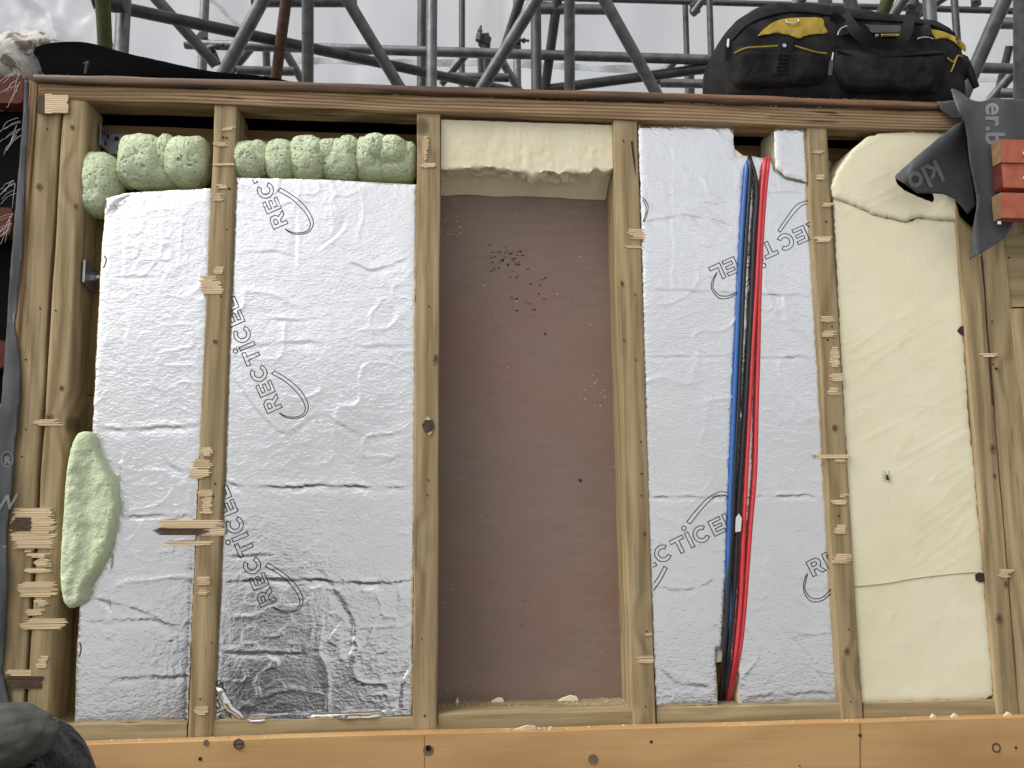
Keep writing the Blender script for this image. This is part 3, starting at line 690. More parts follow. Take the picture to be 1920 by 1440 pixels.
foil_board('b4', B4, 'printed foil faced insulation board with blue, black and red cables running down it', 103,
           [([(1206, 414), (1260, 406), (1300, 403), (1380, 420)], 1.2, 3), ([(1206, 541), (1290, 544), (1380, 548), (1440, 550), (1527, 554)], 1.3, 3), ([(1208, 667), (1380, 668), (1535, 669)], 1.3, 1.6), ([(1215, 932), (1370, 933), (1500, 929), (1550, 931)], 1.3, 2),
            ([(1315, 378), (1350, 380), (1375, 370)], .9, 3), ([(1435, 360), (1470, 357), (1515, 361)], .9, 3), ([(1220, 1098), (1290, 1110), (1350, 1085)], .9, 3.5), ([(1260, 1000), (1290, 1045), (1330, 1045)], .6, 3), ([(1440, 1110), (1430, 1085), (1445, 1030)], .7, 3),
            ([(1480, 1180), (1520, 1230), (1560, 1290)], .8, 4), ([(1232, 1250), (1280, 1285), (1340, 1290)], .9, 4), ([(1262, 260), (1262, 420), (1262, 600)], .35, 2.5), ([(1395, 1312), (1450, 1306), (1570, 1300)], .6, 3)], k=.9)
foil_board('b4s', [(1453, 237), (1511, 234), (1515, 340.5), (1476, 331), (1454, 315)], 'small plain foil faced offcut wedged under the top beam beside the cable notch', 104, [], k=.5, Y=.008)
# torn, curled foil corner at the lower left of the large board, silver scraps
t2 = FOILS['b2'][0]
c, q = slab([(404, 1288), (418, 1292), (435, 1322), (462, 1346), (452, 1351), (428, 1335), (410, 1310)], .004, .0006, res=.0025, hfn=lambda x, z, d: .004*np.sin(d*180)+.002*fbm(x*60, z*60, 0, 2, 5))
link('curled_foil_edge', mesh_np('curled_foil_edge', c, q), MT['foil'], t2)
c, q = slab([(462, 1346), (530, 1341), (600, 1340), (690, 1337), (771, 1331), (771, 1340), (600, 1349), (470, 1352)], .004, .0006, res=.0025, hfn=lambda x, z, d: .0035*np.sin(d*220+x*30)+.0025*fbm(x*50, z*50, 0, 2, 6))
link('curled_foil_edge', mesh_np('curled_foil_edge', c, q), MT['foil'], t2)
t1 = FOILS['b1'][0]
c, q = slab([(200, 372), (238, 362), (250, 363), (225, 378), (205, 398), (198, 408)], .004, .0006, res=.0025, hfn=lambda x, z, d: .004*np.clip(d/.006, 0, 1))
link('folded_foil_corner', mesh_np('folded_foil_corner', c, q), MT['foil'], t1)

# printed logos on the foil
def letter(ch):
    s = .235; A = []
    def arc(cx, cy, r, a0, a1, n=18): return [(cx+r*math.cos(math.radians(a0+(a1-a0)*i/n)), cy+r*math.sin(math.radians(a0+(a1-a0)*i/n))) for i in range(n+1)]
    if ch == 'E': w_ = .78; A = [[(0, 0), (w_, 0), (w_, s*.85), (s, s*.85), (s, .5-s*.4), (w_*.92, .5-s*.4), (w_*.92, .5+s*.4), (s, .5+s*.4), (s, 1-s*.85), (w_, 1-s*.85), (w_, 1), (0, 1)]]
    if ch == 'L': w_ = .75; A = [[(0, 0), (w_, 0), (w_, s), (s, s), (s, 1), (0, 1)]]
    if ch == 'T': w_ = .87; m = w_/2; A = [[(m-s/2, 0), (m+s/2, 0), (m+s/2, 1-s), (w_, 1-s), (w_, 1), (0, 1), (0, 1-s), (m-s/2, 1-s)]]
    if ch == 'I': w_ = .25; A = [[(0, 0), (s, 0), (s, 1), (0, 1)], arc(s/2, 1.30, .14, 0, 360, 16)[:-1]]
    if ch == 'C': w_ = 1.0; A = [arc(.5, .5, .52, 42, 318, 24) + arc(.5, .5, .52-s, 318, 42, 20)]
    if ch == 'R': w_ = .9; A = [[(0, 0), (s, 0), (s, .36), (.40, .36), (.64, 0), (.92, 0), (.66, .40)] + arc(.50, .68, .32, -58, 90, 12) + [(0, 1)], [(s, .57)] + arc(.46, .685, .115, -90, 90, 8) + [(s, .80)]]
    return w_, A
def logo_paths(start, end):
    """baseline pixel start/end -> closed pixel paths"""
    dx, dy = end[0]-start[0], end[1]-start[1]; L = math.hypot(dx, dy)/7.59; ux, uy = dx/math.hypot(dx, dy), dy/math.hypot(dx, dy); nx, ny = uy, -ux
    x = 0; out = []
    for ch in 'RECTICEL':
        w_, A = letter(ch)
        for path in A: out.append([(start[0]+L*((x+a)*ux+b*nx), start[1]+L*((x+a)*uy+b*ny)) for a, b in path])
        x += w_+.18
    return out
def swoosh(sx, sy, k, outer, inner, ox=0, oy=0):
    f = lambda pts: [(ox+sx+a/k, oy+sy+b/k) for a, b in pts]
    return sm2(f(outer), 6) + list(reversed(sm2(f(inner), 6)))
def print_on(key, paths, closed=True, wpx=1.7, name='printed_logo', clip=None):
    t_, Y, fn, poly, ppx = FOILS[key]; mb = MB(); hw = wpx/2*.00101
    allp = []
    for path in paths:
        w3 = [(P(u, v, Y).x, P(u, v, Y).z) for u, v in path]
        if closed: w3 = w3+[w3[0]]
        for (a, b), (c_, d_) in zip(w3, w3[1:]):
            L = math.hypot(c_-a, d_-b); n = max(1, int(L/.004))
            if L < 1e-7: continue
            tx, tz = (c_-a)/L, (d_-b)/L
            for i in range(n):
                t0, t1_ = i/n, (i+1)/n; e = hw*.6/L
                p0 = (a+(c_-a)*(t0-(e if i == 0 else 0)), b+(d_-b)*(t0-(e if i == 0 else 0))); p1 = (a+(c_-a)*(t1_+(e if i == n-1 else 0)), b+(d_-b)*(t1_+(e if i == n-1 else 0)))
                allp.append((p0, p1, tx, tz))
    if not allp: return
    mid = np.array([((p[0][0]+p[1][0])/2, (p[0][1]+p[1][1])/2) for p in allp]); dd, _, _, ins = sdist(mid[:, 0], mid[:, 1], poly); ok = ins & (dd > .004)
    vs_ = []
    for (p0, p1, tx, tz), g in zip(allp, ok):
        if g: vs_ += [(p0[0]-tz*hw, p0[1]+tx*hw), (p0[0]+tz*hw, p0[1]-tx*hw), (p1[0]+tz*hw, p1[1]-tx*hw), (p1[0]-tz*hw, p1[1]+tx*hw)]
    if not vs_: return
    A_ = np.array(vs_); h = fn(A_[:, 0], A_[:, 1], np.full(len(A_), .02)); y = Y-h-.00045
    co_ = np.stack([A_[:, 0], y, A_[:, 1]], -1); q = [(4*i, 4*i+1, 4*i+2, 4*i+3) for i in range(len(A_)//4)]
    link(name, mesh_np(name, co_, q, smooth=False), MT['print'], t_)
OUT = [(607, 788), (700, 845), (790, 915), (850, 985), (890, 1070), (885, 1130), (845, 1175), (770, 1192), (700, 1182), (645, 1145)]
INN = [(583, 815), (690, 875), (770, 945), (830, 1015), (865, 1090), (858, 1140), (820, 1170), (760, 1180), (700, 1170), (650, 1145)]
SW = [(380+a/4.5-529.3, 520+b/4.5-763.8) for a, b in OUT], [(380+a/4.5-529.3, 520+b/4.5-763.8) for a, b in INN]
def sw_at(st, k): return sm2([(st[0]+a*k, st[1]+b*k) for a, b in SW[0]], 6) + list(reversed(sm2([(st[0]+a*k, st[1]+b*k) for a, b in SW[1]], 6)))
for st, en, k in (((529.3, 763.8), (439.5, 555), 1), ((517.8, 1126.7), (425.5, 909.3), 1.03), ((539.7, 418.7), (454, 216), .97), ((506, 1497), (413, 1275), 1.05)):
    print_on('b2', logo_paths(st, en)); print_on('b2', [sw_at(st, k)], name='printed_swoosh')
print_on('b4', logo_paths((1535.6, 408.8), (1328.6, 501.9))); print_on('b4', logo_paths((1181.1, 1085.4), (1386.8, 982.7))); print_on('b4', logo_paths((1525, 1081.5), (1730, 979)))
def swp(z, ox, oy, o_, i_): print_on('b4', [sm2([(ox+a/z, oy+b/z) for a, b in o_], 6)+list(reversed(sm2([(ox+a/z, oy+b/z) for a, b in i_], 6)))], name='printed_swoosh')
swp(3.6, 1180, 220, [(1003, 763), (1060, 680), (1120, 600), (1170, 570), (1240, 556)], [(1020, 775), (1080, 690), (1130, 630), (1175, 590), (1240, 575)])
swp(3.6, 1180, 220, [(590, 1048), (560, 1100), (553, 1150), (575, 1190), (610, 1222), (650, 1224), (700, 1207), (790, 1140), (850, 1060)], [(590, 1052), (568, 1110), (565, 1150), (585, 1180), (615, 1204), (680, 1202), (735, 1168), (800, 1100), (840, 1040)])
swp(3.6, 1180, 220, [(60, 532), (95, 548), (124, 595), (120, 650), (100, 704)], [(60, 548), (90, 560), (112, 605), (108, 655), (92, 700)])
swp(4.8, 1200, 880, [(215, 872), (170, 960), (105, 1052), (60, 1100)], [(244, 890), (195, 985), (108, 1110), (60, 1150)])
swp(4.8, 1200, 880, [(422, 470), (520, 350), (620, 250), (720, 203), (805, 215), (850, 235)], [(450, 493), (540, 380), (640, 275), (730, 232), (805, 252), (840, 270)])
swp(4.8, 1200, 880, [(1512, 940), (1490, 970), (1472, 1050), (1485, 1120), (1530, 1180), (1590, 1195), (1660, 1170), (1740, 1100)], [(1508, 945), (1498, 990), (1485, 1060), (1500, 1110), (1540, 1155), (1600, 1165), (1660, 1140), (1740, 1060)])
print_on('b1', [sm2([(192, 476), (199, 486), (196, 498), (190, 506)], 5)], closed=False, name='printed_swoosh')
print_on('b1', [sm2([(145, 1196), (152, 1212), (150, 1228), (143, 1238)], 5)], closed=False, name='printed_swoosh')

# ---- yellow foam board (rightmost bay)
yb = thing('yellow_foam_board', P(1740, 1318, .045), 'bare pale yellow foam board filling the rightmost bay, with a crack near its top', 'insulation board')
def yfn(x, z, d):
    s = x*.86+z*.5; tt = -x*.5+z*.86
    return .0004*fbm(x*16, z*16, 0, 3, 70)+.0005*np.clip(1-np.abs(vn(tt*55+.5*vn(s*8, tt*8, 0, 3), s*3, 0, 71)), 0, 1)**10*np.clip(vn(x*5, z*5, 0, 73)*2, 0, 1) - .002*np.exp(-d/.004) + .0006*np.clip(vn(x*90, z*90, 0, 75)-.66, 0, 1)*2
LOW = rough_poly([(1564, 372), (1592, 382), (1640, 404), (1700, 417), (1724, 409), (1760, 413), (1797, 414), (1803, 560), (1815, 760), (1829, 900), (1845, 1085), (1858, 1230), (1863, 1303), (1850, 1311), (1617, 1317), (1600, 1080), (1583, 760), (1571, 520)], 6, 1.3, 7)
slab_obj('lower_slab', MT['pir'], LOW, .006, .075, yb, res=.0035, hfn=yfn)
UPP = rough_poly([(1563, 369), (1558, 352), (1572, 318), (1598, 282), (1625, 257), (1652, 249), (1700, 246), (1770, 247), (1810, 256), (1800, 412), (1760, 410.5), (1724, 406), (1700, 414), (1640, 401), (1592, 379)], 5, 1.2, 8)
slab_obj('upper_slab', MT['pir'], UPP, .0015, .08, yb, res=.003, hfn=lambda x, z, d: yfn(x, z, d), round_r=.0015)
# knot hole and nail damage at its right edge
for pts in ([(1795, 620), (1801, 612), (1808, 610), (1809, 630), (1800, 626)], [(1829, 1078), (1836, 1073), (1846, 1075), (1846, 1090), (1838, 1092), (1830, 1088)]):
    mb = MB(); mb.prism([P(u, v, .0045) for u, v in pts], (0, .004, 0)); mb.build('gouge', MT['hole'], yb)
# line scored across the lower part
mb = MB(); ln = sm2([(1603, 1100), (1660, 1094), (1720, 1084), (1790, 1076), (1832, 1073)], 6)
for (u, v), (u2, v2) in zip(ln, ln[1:]): mb.prism([P(u, v-.7, .0046), P(u2, v2-.7, .0046), P(u2, v2+.7, .0046), P(u, v+.7, .0046)], (0, .002, 0))
MT['score'] = simple('scored_foam', (.42, .38, .26), .9)
mb.build('scored_line', MT['score'], yb)

# ---- cream foam block at the top of the middle bay
def block():
    nx, npf = 120, 46
    x0a, x1a = P(827, 280, 0).x, P(1151, 280, 0).x
    rows = []
    for i in range(nx+1):
        s = i/nx; x = x0a+(x1a-x0a)*s
        tornz = .005*float(vn(s*4, 1, 0, 5))+(.0045*float(vn(s*19, 2, 0, 6))+.003*float(vn(s*47, 2, 0, 6)))*(1 if s > .5 else .35)
        front = V((x, .012, P(960, 324, .012).z + tornz + .006)); ty = .712
        back = V((x, .090, P(960, 369, .09).z + .003*float(vn(s*6, 5, 0, 9))))
        rgh = .006*max(0, float(vn(s*9, 8, 0, 12))) + (.008 if .5 < s < .8 else .002)
        row = []
        for k in range(npf):
            t_ = k/(npf-1)
            if t_ < .5:
                a = t_/.5; p = V((x, .012, ty+(front.z-ty)*a)); p.y += .0009*float(fbm(x*70, p.z*22, 0, 3, 33))*(1 if .2 < s < .6 else .35)+.0006*float(vn(x*150, p.z*150, 0, 3))
            else:
                a = (t_-.5)/.5; p = front.lerp(back, a); n_ = float(fbm(x*60, a*6, 0, 3, 44))*rgh*math.exp(-((a-.22)/.25)**2)
                p.z += .012*math.sin(a*math.pi)*.6; p.z += n_; p.y += abs(n_)*.6
            row.append(p)
        row.append(V((x, .090, ty))); rows.append(row)
    m_ = npf+1; co_ = [p for r in rows for p in r]; q = []
    for i in range(nx):
        for j in range(m_):
            a, b = i*m_+j, i*m_+(j+1) % m_; q.append((a, a+m_, b+m_, b))
    me = mesh_np('foam_block', co_, q+[tuple(range(m_)), tuple(nx*m_+j for j in reversed(range(m_)))]); me.set_sharp_from_angle(angle=math.radians(45)); return me
link('foam_block', block(), MT['cream'], label='cream foam block with torn underside at the top of the middle bay', cat='foam block')

# ---- expanding foam beads
def lobe(c_px, r_px, Y, dep, seed, sq=2.6, n=60, amp=.045, pits=.28):
    cen = P(c_px[0], c_px[1], Y); rx, rz = r_px[0]*.00102, r_px[1]*.00102
    th = np.linspace(0, 2*np.pi, 2*n, endpoint=False); ph = np.linspace(-np.pi/2, np.pi/2, n)
    T, F = np.meshgrid(th, ph, indexing='ij')
    sp = lambda a, e: np.sign(a)*np.abs(a)**e
    e = 2/sq
    X = sp(np.cos(F), e)*sp(np.cos(T), e); Z = sp(np.cos(F), e)*sp(np.sin(T), e); Yv = sp(np.sin(F), e)
    up_ = np.clip(Z*1.2+.2, 0.15, 1)
    nrm = 1+amp*fbm(X*1.6+seed, Z*1.6, Yv*1.6, 2, seed)+.014*up_*fbm(X*9+seed, Z*9, Yv*9, 3, seed+3) - pits*np.clip(vn(X*12, Z*12, Yv*12+seed, seed+9)-.56, 0, 1) - .03*np.clip(1-np.abs(vn(X*2.2, Z*2.2, Yv*2.2+seed, seed+13)), 0, 1)**14
    c = np.stack([cen.x+X*rx*nrm, cen.y+Yv*dep*nrm, cen.z+Z*rz*nrm], -1)
    idx = np.arange(2*n*n).reshape(2*n, n); nxt = np.roll(idx, -1, 0)
    q = np.stack([idx[:, :-1], nxt[:, :-1], nxt[:, 1:], idx[:, 1:]], -1).reshape(-1, 4)
    return c.reshape(-1, 3), q
def foam_bead(lobes, label, seed):
    C, Q, n0 = [], [], 0
    for i, (c, r, Y, dep) in enumerate(lobes):
        cc_, q = lobe(c, r, Y, dep, seed+i*5); C.append(cc_); Q.append(q+n0); n0 += len(cc_)
    return link('foam_bead', mesh_np('foam_bead', np.concatenate(C), np.concatenate(Q)), MT['green'], label=label, cat='foam bead', group='green foam beads')
foam_bead([((193, 340), (37, 52), .045, .05), ((186, 375), (30, 34), .045, .045), ((205, 378), (20, 20), .05, .04), ((274, 306), (45, 51), .04, .055), ((240, 325), (14, 28), .05, .04), ((318, 300), (20, 44), .045, .05),
           ((352, 308), (44, 47), .042, .052), ((300, 335), (34, 22), .045, .045), ((372, 295), (24, 36), .045, .045)], 'lumpy pale green foam in three lobes above the narrow foil board', 200)
foam_bead([((466, 306), (32, 39), .045, .047), ((488, 300), (22, 34), .047, .044), ((528, 305), (31, 41), .046, .047), ((580, 302), (38, 45), .045, .05), ((640, 304), (40, 43), .045, .048), ((618, 292), (22, 27), .043, .047), ((656, 286), (21, 27), .042, .048),
           ((690, 298), (25, 40), .043, .05), ((706, 287), (27, 30), .040, .056), ((736, 293), (32, 33), .040, .057), ((764, 306), (20, 40), .05, .045), ((700, 318), (34, 26), .047, .044), ((742, 320), (38, 25), .047, .044)],
          'row of pale green foam beads above the large printed foil board', 300)
slabpx = sm2([(150, 808), (166, 812), (176, 846), (192, 876), (206, 905), (214, 935), (212, 970), (205, 1005), (196, 1035), (183, 1065), (170, 1085), (158, 1105), (152, 1128), (138, 1140), (122, 1141), (111, 1118), (108, 1070), (111, 1000), (115, 950), (119, 890), (128, 840), (140, 812)], 4)
slab_obj('foam_slab', MT['green'], slabpx, -.020, .075, None, res=.0028, round_r=.014, hfn=lambda x, z, d: .004*fbm(x*26, z*16, 0, 3, 91)*np.clip(d/.012, 0, 1)-.006*np.exp(-(((x-P(165, 950, 0).x)/.018)**2+((z-P(165, 910, 0).z)/.07)**2))+.0009*fbm(x*110, z*110, 0, 2, 92),
         label='flat leaf shaped slab of trimmed green foam between left stud and foil', cat='foam slab')

# ---- cables
def cable(name, m, pts, label, r=.0042, Y=.001, top=True):
    px = sm2(pts, 5); v0, v1 = px[0][1], px[-1][1]; out = []
    for u, v in px:
        y = Y
        if v < v0+14: y = Y+.010*((v0+14-v)/14)**2
        if v > 1225: y = Y+.05*((v-1225)/95)**1.5
        out.append(P(u, v, y))
    out = [P(px[0][0], px[0][1]-1, Y+.085), P(px[0][0], px[0][1]-2, Y+.04), P(px[0][0], px[0][1]-2, Y+.018)] + out
    mb = MB(); mb.tube(out, r, 12); return mb.build(name, MT[m], smooth=True, angle=60, label=label, cat='cable', group='cables on the foil board')
cable('cable', 'blue', [(1401, 302), (1395, 380), (1388, 500), (1383, 620), (1378, 740), (1372, 880), (1369, 960), (1367, 1060), (1369, 1140), (1367, 1220), (1360, 1290), (1354, 1320)], 'blue cable at the left of the cable bundle', Y=.004)
cable('cable', 'blackc', [(1404, 297), (1407, 322), (1401, 420), (1395, 520), (1390, 640), (1385, 760), (1378, 880), (1375, 960), (1369, 1060), (1363, 1160), (1357, 1240), (1350, 1318)], 'straight black cable right beside the blue cable', Y=.002)
cable('cable', 'blackc', [(1406, 297), (1416, 330), (1419, 370), (1414, 440), (1410, 540), (1405, 640), (1398, 760), (1390, 880), (1384, 960), (1380, 1060), (1376, 1120), (1369, 1200), (1362, 1260), (1357, 1318)], 'bowed black cable beside the red pair', Y=.002)
cable('cable', 'redc', [(1435, 299), (1429, 350), (1424, 430), (1418, 540), (1412, 640), (1406, 760), (1400, 880), (1396, 960), (1392, 1060), (1388, 1140), (1379, 1230), (1368, 1290), (1363, 1316)], 'left red cable of the red pair', Y=.002)
cable('cable', 'redc', [(1441, 300), (1433, 380), (1427, 480), (1424, 560), (1422, 660), (1419, 760), (1416, 880), (1408, 980), (1402, 1060), (1396, 1140), (1388, 1215), (1377, 1265), (1367, 1314)], 'right red cable of the red pair', Y=.003)
mb = MB(); mb.prism([P(1380, 971, -.0035), P(1386, 963, -.0035), P(1391, 972, -.0035), P(1389, 996, -.0035), P(1379, 998, -.0035)], (0, .0012, 0)); mb.build('tape_scrap', MT['tape'], label='scrap of white tape on the black cable beside the red pair', cat='tape')
# pale timber seen through the cable notch
mb = beam(P(1340, 1235, .06), P(1340, 1330, .06), P(1392, 1235, .06), P(1392, 1330, .06), .03, .002, 6, .0005, 77)
mb.build('back_board', MT['stud'], wall, smooth=True, angle=50)

# ---- galvanised brackets
def bracket(x, z0, z1, w_, arm, label, ysd=.094, holes=True):
    b = thing('angle_bracket', (x, ysd, z0), label, 'bracket', 'galvanised angle brackets')
    mb = MB(); mb.box(x, x+w_, ysd-.002, ysd, z0, z1); pl = mb.build('wall_leg', MT['bracket'], b)
    m2 = MB(); m2.box(x-.002, x, ysd-arm, ysd, z0, z1); sl = m2.build('stud_leg', MT['bracket'], b)
    k = max(1, int(w_/.018))
    for i in range(k):
        for j in (0, 1):
            cx_ = x+.012+i*.02+.006*j; cz = z0+(z1-z0)*(.75 if j == 0 else .28)
            if cx_ > x+w_-.004: continue
            m3 = MB(); m3.tube([(cx_, ysd-.0026, cz), (cx_, ysd-.001, cz)], .0048, 14); m3.build('hole', MT['hole'], pl)
    for (dy, fz) in ((.016, .74), (.034, .70), (.024, .30)):
        if dy < arm-.004:
            m3 = MB(); m3.tube([(x+.0006, ysd-dy, z0+(z1-z0)*fz), (x-.001, ysd-dy, z0+(z1-z0)*fz)], .0048, 14); m3.build('hole', MT['hole'], sl)
xl = P(163, 260, 0).x+.006
bracket(xl, P(220, 288, .09).z, P(220, 250, .09).z, .064, .048, 'galvanised angle bracket in the corner above the three foam lobes')
xs2 = P(443, 260, 0).x+.003
bracket(xs2, P(480, 305, .09).z, P(480, 263, .09).z, .06, .03, 'galvanised angle bracket behind the row of foam beads')
xs5 = P(1549, 320, 0).x+.003
bracket(xs5, P(1566, 352, .09).z, P(1566, 302, .09).z, .055, .03, 'galvanised angle bracket behind the pale yellow board')
# square washer and bolt on the side of the left stud
bw = thing('bolt_and_washer', P(158, 518, .03), 'square steel washer and bolt on the side of the left stud', 'bolt')
xw = P(146, 518, 0).x+.004
zc = P(160, 518, .035).z
mb = MB(); mb.prism([(xw, .036+.026*a, zc+.028*b) for a, b in ((-1, .9), (-.75, 1), (.9, .62), (1, .45), (1, -.9), (.8, -1), (-1, -.6))], (.004, 0, 0)); mb.build('washer', MT['bracket'], bw)
mb = MB(); mb.tube([(xw+.004, .036, zc-.002), (xw+.014, .036, zc-.002)], .010, 6); mb.build('nut', MT['bracket'], bw)
mb = MB(); mb.tube([(xw+.012, .036, zc-.002), (xw+.034, .036, zc-.002)], .0056, 14); mb.build('bolt_shank', MT['bracket'], bw, smooth=True)

# ---- spider on the yellow board
sp_ = P(1663, 893, .003); mb = MB()
def ell(mb, c, r, n=10):
    vs_ = []; fs = []
    for i in range(n+1):
        for j in range(2*n):
            a = math.pi*i/n; b = math.pi*j/n; vs_.append((c[0]+r[0]*math.sin(a)*math.cos(b), c[1]+r[1]*math.sin(a)*math.sin(b), c[2]+r[2]*math.cos(a)))
    for i in range(n):
        for j in range(2*n): fs.append((i*2*n+j, i*2*n+(j+1) % (2*n), (i+1)*2*n+(j+1) % (2*n), (i+1)*2*n+j))
    mb.add(vs_, fs)
sroot = thing('spider', sp_, 'small dark spider sitting on the pale yellow foam board', 'spider')
ell(mb, sp_, (.0022, .0018, .0028), 8); ell(mb, sp_+V((.0012, 0, -.0042)), (.0026, .002, .0036), 8)
for k in range(8):
    sgn = -1 if k < 4 else 1; a = math.radians((62, 22, -18, -58)[k % 4]); L = (.012, .009, .009, .012)[k % 4]
    d1 = V((sgn*math.cos(a), 0, math.sin(a))); e = sp_+d1*L*.5+V((0, -.003, 0)); mb.tube([sp_+d1*.0015, e, sp_+d1*L+V((0, .002, 0))], .00042, 5)
mb.build('body', MT['spider'], sroot, smooth=True)

# ================================================================== EDGES: membranes, battens, tiles, felt
def cloth(pts_px, name, m, parent=None, res=.006, th=.0015, yfn_=None, Y=-.01, **k):
    c, q = slab(pts_px, Y, th, res=res, hfn=yfn_)
    return link(name, mesh_np(name, c, q), m, parent, **k)
def thick_cloth(poly, Yf, res=.005, th=.0012):
    """thin cloth whose distance varies: Yf(u,v) per pixel; follows the polygon in pixels"""
    x, z, d, q, bnd = poly_grid([(u*.001, -v*.001) for u, v in poly], res)
    pts = [P(a*1000, -b*1000, Yf(a*1000, -b*1000)) for a, b in zip(x, z)]
    n = len(pts); bk = [p+V((0, th, 0)) for p in pts]
    fs = [tuple(f) for f in q]+[tuple(int(i)+n for i in reversed(f)) for f in q]+[(b, a, a+n, b+n) for a, b in bnd]
    return mesh_np('cloth', [tuple(p) for p in pts+bk], fs)
def text_on(txt, org, xd, yd, size, Yf, m, parent, name='lettering', off=.0008):
    cu = bpy.data.curves.new('txt', 'FONT'); cu.body = txt; cu.size = 1; cu.resolution_u = 4; cu.offset = .022
    o = bpy.data.objects.new('txt', cu); COL.objects.link(o); dg = bpy.context.evaluated_depsgraph_get(); me = bpy.data.meshes.new_from_object(o.evaluated_get(dg))
    bpy.data.objects.remove(o)
    bm = bmesh.new(); bm.from_mesh(me); bmesh.ops.triangulate(bm, faces=bm.faces); bmesh.ops.subdivide_edges(bm, edges=bm.edges, cuts=3, use_grid_fill=True)
    for v in bm.verts:
        u = org[0]+size*(v.co.x*xd[0]+v.co.y*yd[0]); w_ = org[1]+size*(v.co.x*xd[1]+v.co.y*yd[1])
        v.co = P(u, w_, Yf(u, w_)-off)
    bm.to_mesh(me); bm.free(); return link(name, me, m, parent)
def sm01(x): x = max(0, min(1, x)); return x*x*(3-2*x)
# left membrane strip
lm = thing('breather_membrane', P(10, 1340, -.01), 'grey breather membrane strip turned along the left edge of the wall', 'membrane', 'grey membranes')
LY = lambda u, v: -.007-.004*float(vn(v*.012, u*.05, 0, 3))
link('sheet', thick_cloth(rough_poly([(46, 150), (53, 150), (53, 230), (46, 360), (42, 480), (33, 560), (28, 612), (35, 655), (38, 700), (37, 750), (32, 800), (27, 850), (23, 905), (17, 960), (12, 1010), (14, 1100), (10, 1180), (4, 1260), (20, 1330), (20, 1400), (-60, 1400), (-60, 760), (2, 760), (12, 620), (21, 480), (34, 330), (42, 230)], 10, .6, 3), LY), MT['membrane'], lm)
text_on('R', (8, 869), (1, 0), (0, -1), 19, LY, MT['print_grey'], lm)
mb = MB(); mb.tube([P(14+11*math.cos(a*.3), 861+14*math.sin(a*.3), LY(14, 861)-.001) for a in range(22)], .0009, 5); mb.build('registered_ring', MT['print_grey'], lm)
text_on('W', (-12, 958), (.98, -.12), (.2, -.98), 40, LY, MT['print_grey'], lm)
text_on('-', (5, 1030), (1, 0), (0, -1), 22, LY, MT['print_grey'], lm)
# black underlay and battens behind it
mb = MB(); a = P(-120, 100, .05); b = P(46, 100, .05); mb.box(a.x-.2, b.x+.03, .055, .061, -.55, .72); mb.build('black_underlay', MT['void'], label='black underlay sheet in the gap beyond the left membrane', cat='underlay')
for i, (u1, v0, v1, lab) in enumerate(((42, 144, 194, 'dull red batten end just below the flaky rendered lump'), (20, 389, 441, 'dull red batten end halfway down the upper left edge'), (8, 638, 690, 'lowest dull red batten end at the left edge'))):
    Y = .012; a = P(-90, v0, Y); b = P(u1, v1, Y)
    x0, x1, z1, z0 = a.x, b.x, P(u1, v0, Y).z, b.z; r_ = .008
    cor = [(x0, z0), (x1-r_, z0), (x1-.002, z0+.002), (x1, z0+r_), (x1, z1-r_), (x1-.002, z1-.002), (x1-r_, z1), (x0, z1)]
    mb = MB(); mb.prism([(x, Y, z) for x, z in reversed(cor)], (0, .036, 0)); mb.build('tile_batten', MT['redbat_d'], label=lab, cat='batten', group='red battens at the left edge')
# loose white fibres
fib = MB(); r5 = random.Random(5)
for base, cnt in (((34, 152), 9), ((36, 235), 9), ((28, 350), 7), ((22, 420), 8), ((8, 440), 3)):
    for k in range(cnt):
        u, v = base[0]+r5.uniform(-5, 4), base[1]+r5.uniform(-20, 20); L = r5.uniform(18, 48); a = r5.uniform(1.7, 3.3); pts = []
        for s in range(7):
            t_ = s/6; pts.append(P(u+math.cos(a)*L*t_, v+abs(math.sin(a))*L*t_*.8+14*t_*t_*r5.uniform(.6, 1.2), -.012-.006*math.sin(t_*3)))
        fib.tube(smoothline(pts, 3), .00032, 4)
fib.build('loose_fibres', MT['fibre'], kind='stuff', label='loose white fibres frayed from the left membrane', cat='fibres')
# flaky rendered lump
lump = sm2([(-70, 56), (-20, 40), (20, 34), (55, 36), (82, 44), (104, 60), (112, 78), (98, 92), (72, 104), (62, 120), (57, 140), (40, 147), (10, 143), (-70, 143)], 3)
slab_obj('mortar_lump', MT['render'], lump, .075, .22, None, res=.004, round_r=.06, hfn=lambda x, z, d: .004*fbm(x*30, z*30, 0, 4, 23), label='rounded lump of flaky white and brown render at the top left', cat='render')
# black felt upstand on the deck
FY = lambda u, v: .018+.05*sm01((150-v)/75)+.01*math.sin(u*.02)
felt = sm2([(66, 88), (98, 80), (140, 78), (175, 82), (240, 100), (320, 118), (400, 134), (470, 140), (520, 147), (545, 153)], 3)+[(545, 160), (300, 152), (150, 146), (80, 142), (76, 125), (70, 108), (62, 100)]
link('roofing_felt', thick_cloth(rough_poly(felt, 12, .5, 2), FY, th=.004), MT['black_felt'], label='curled black roofing felt standing up along the left of the deck', cat='roofing felt')
mb = MB(); mb.tube([P(160, 138, .006), P(163, 122, .004), P(166, 117, .004)], .0028, 8); mb.tube([P(157, 120, .004), P(167, 116, .004)], .0022, 8); mb.build('bent_nail', MT['rust'], smooth=True, label='bent rusty nail sticking up in front of the black felt', cat='nail')

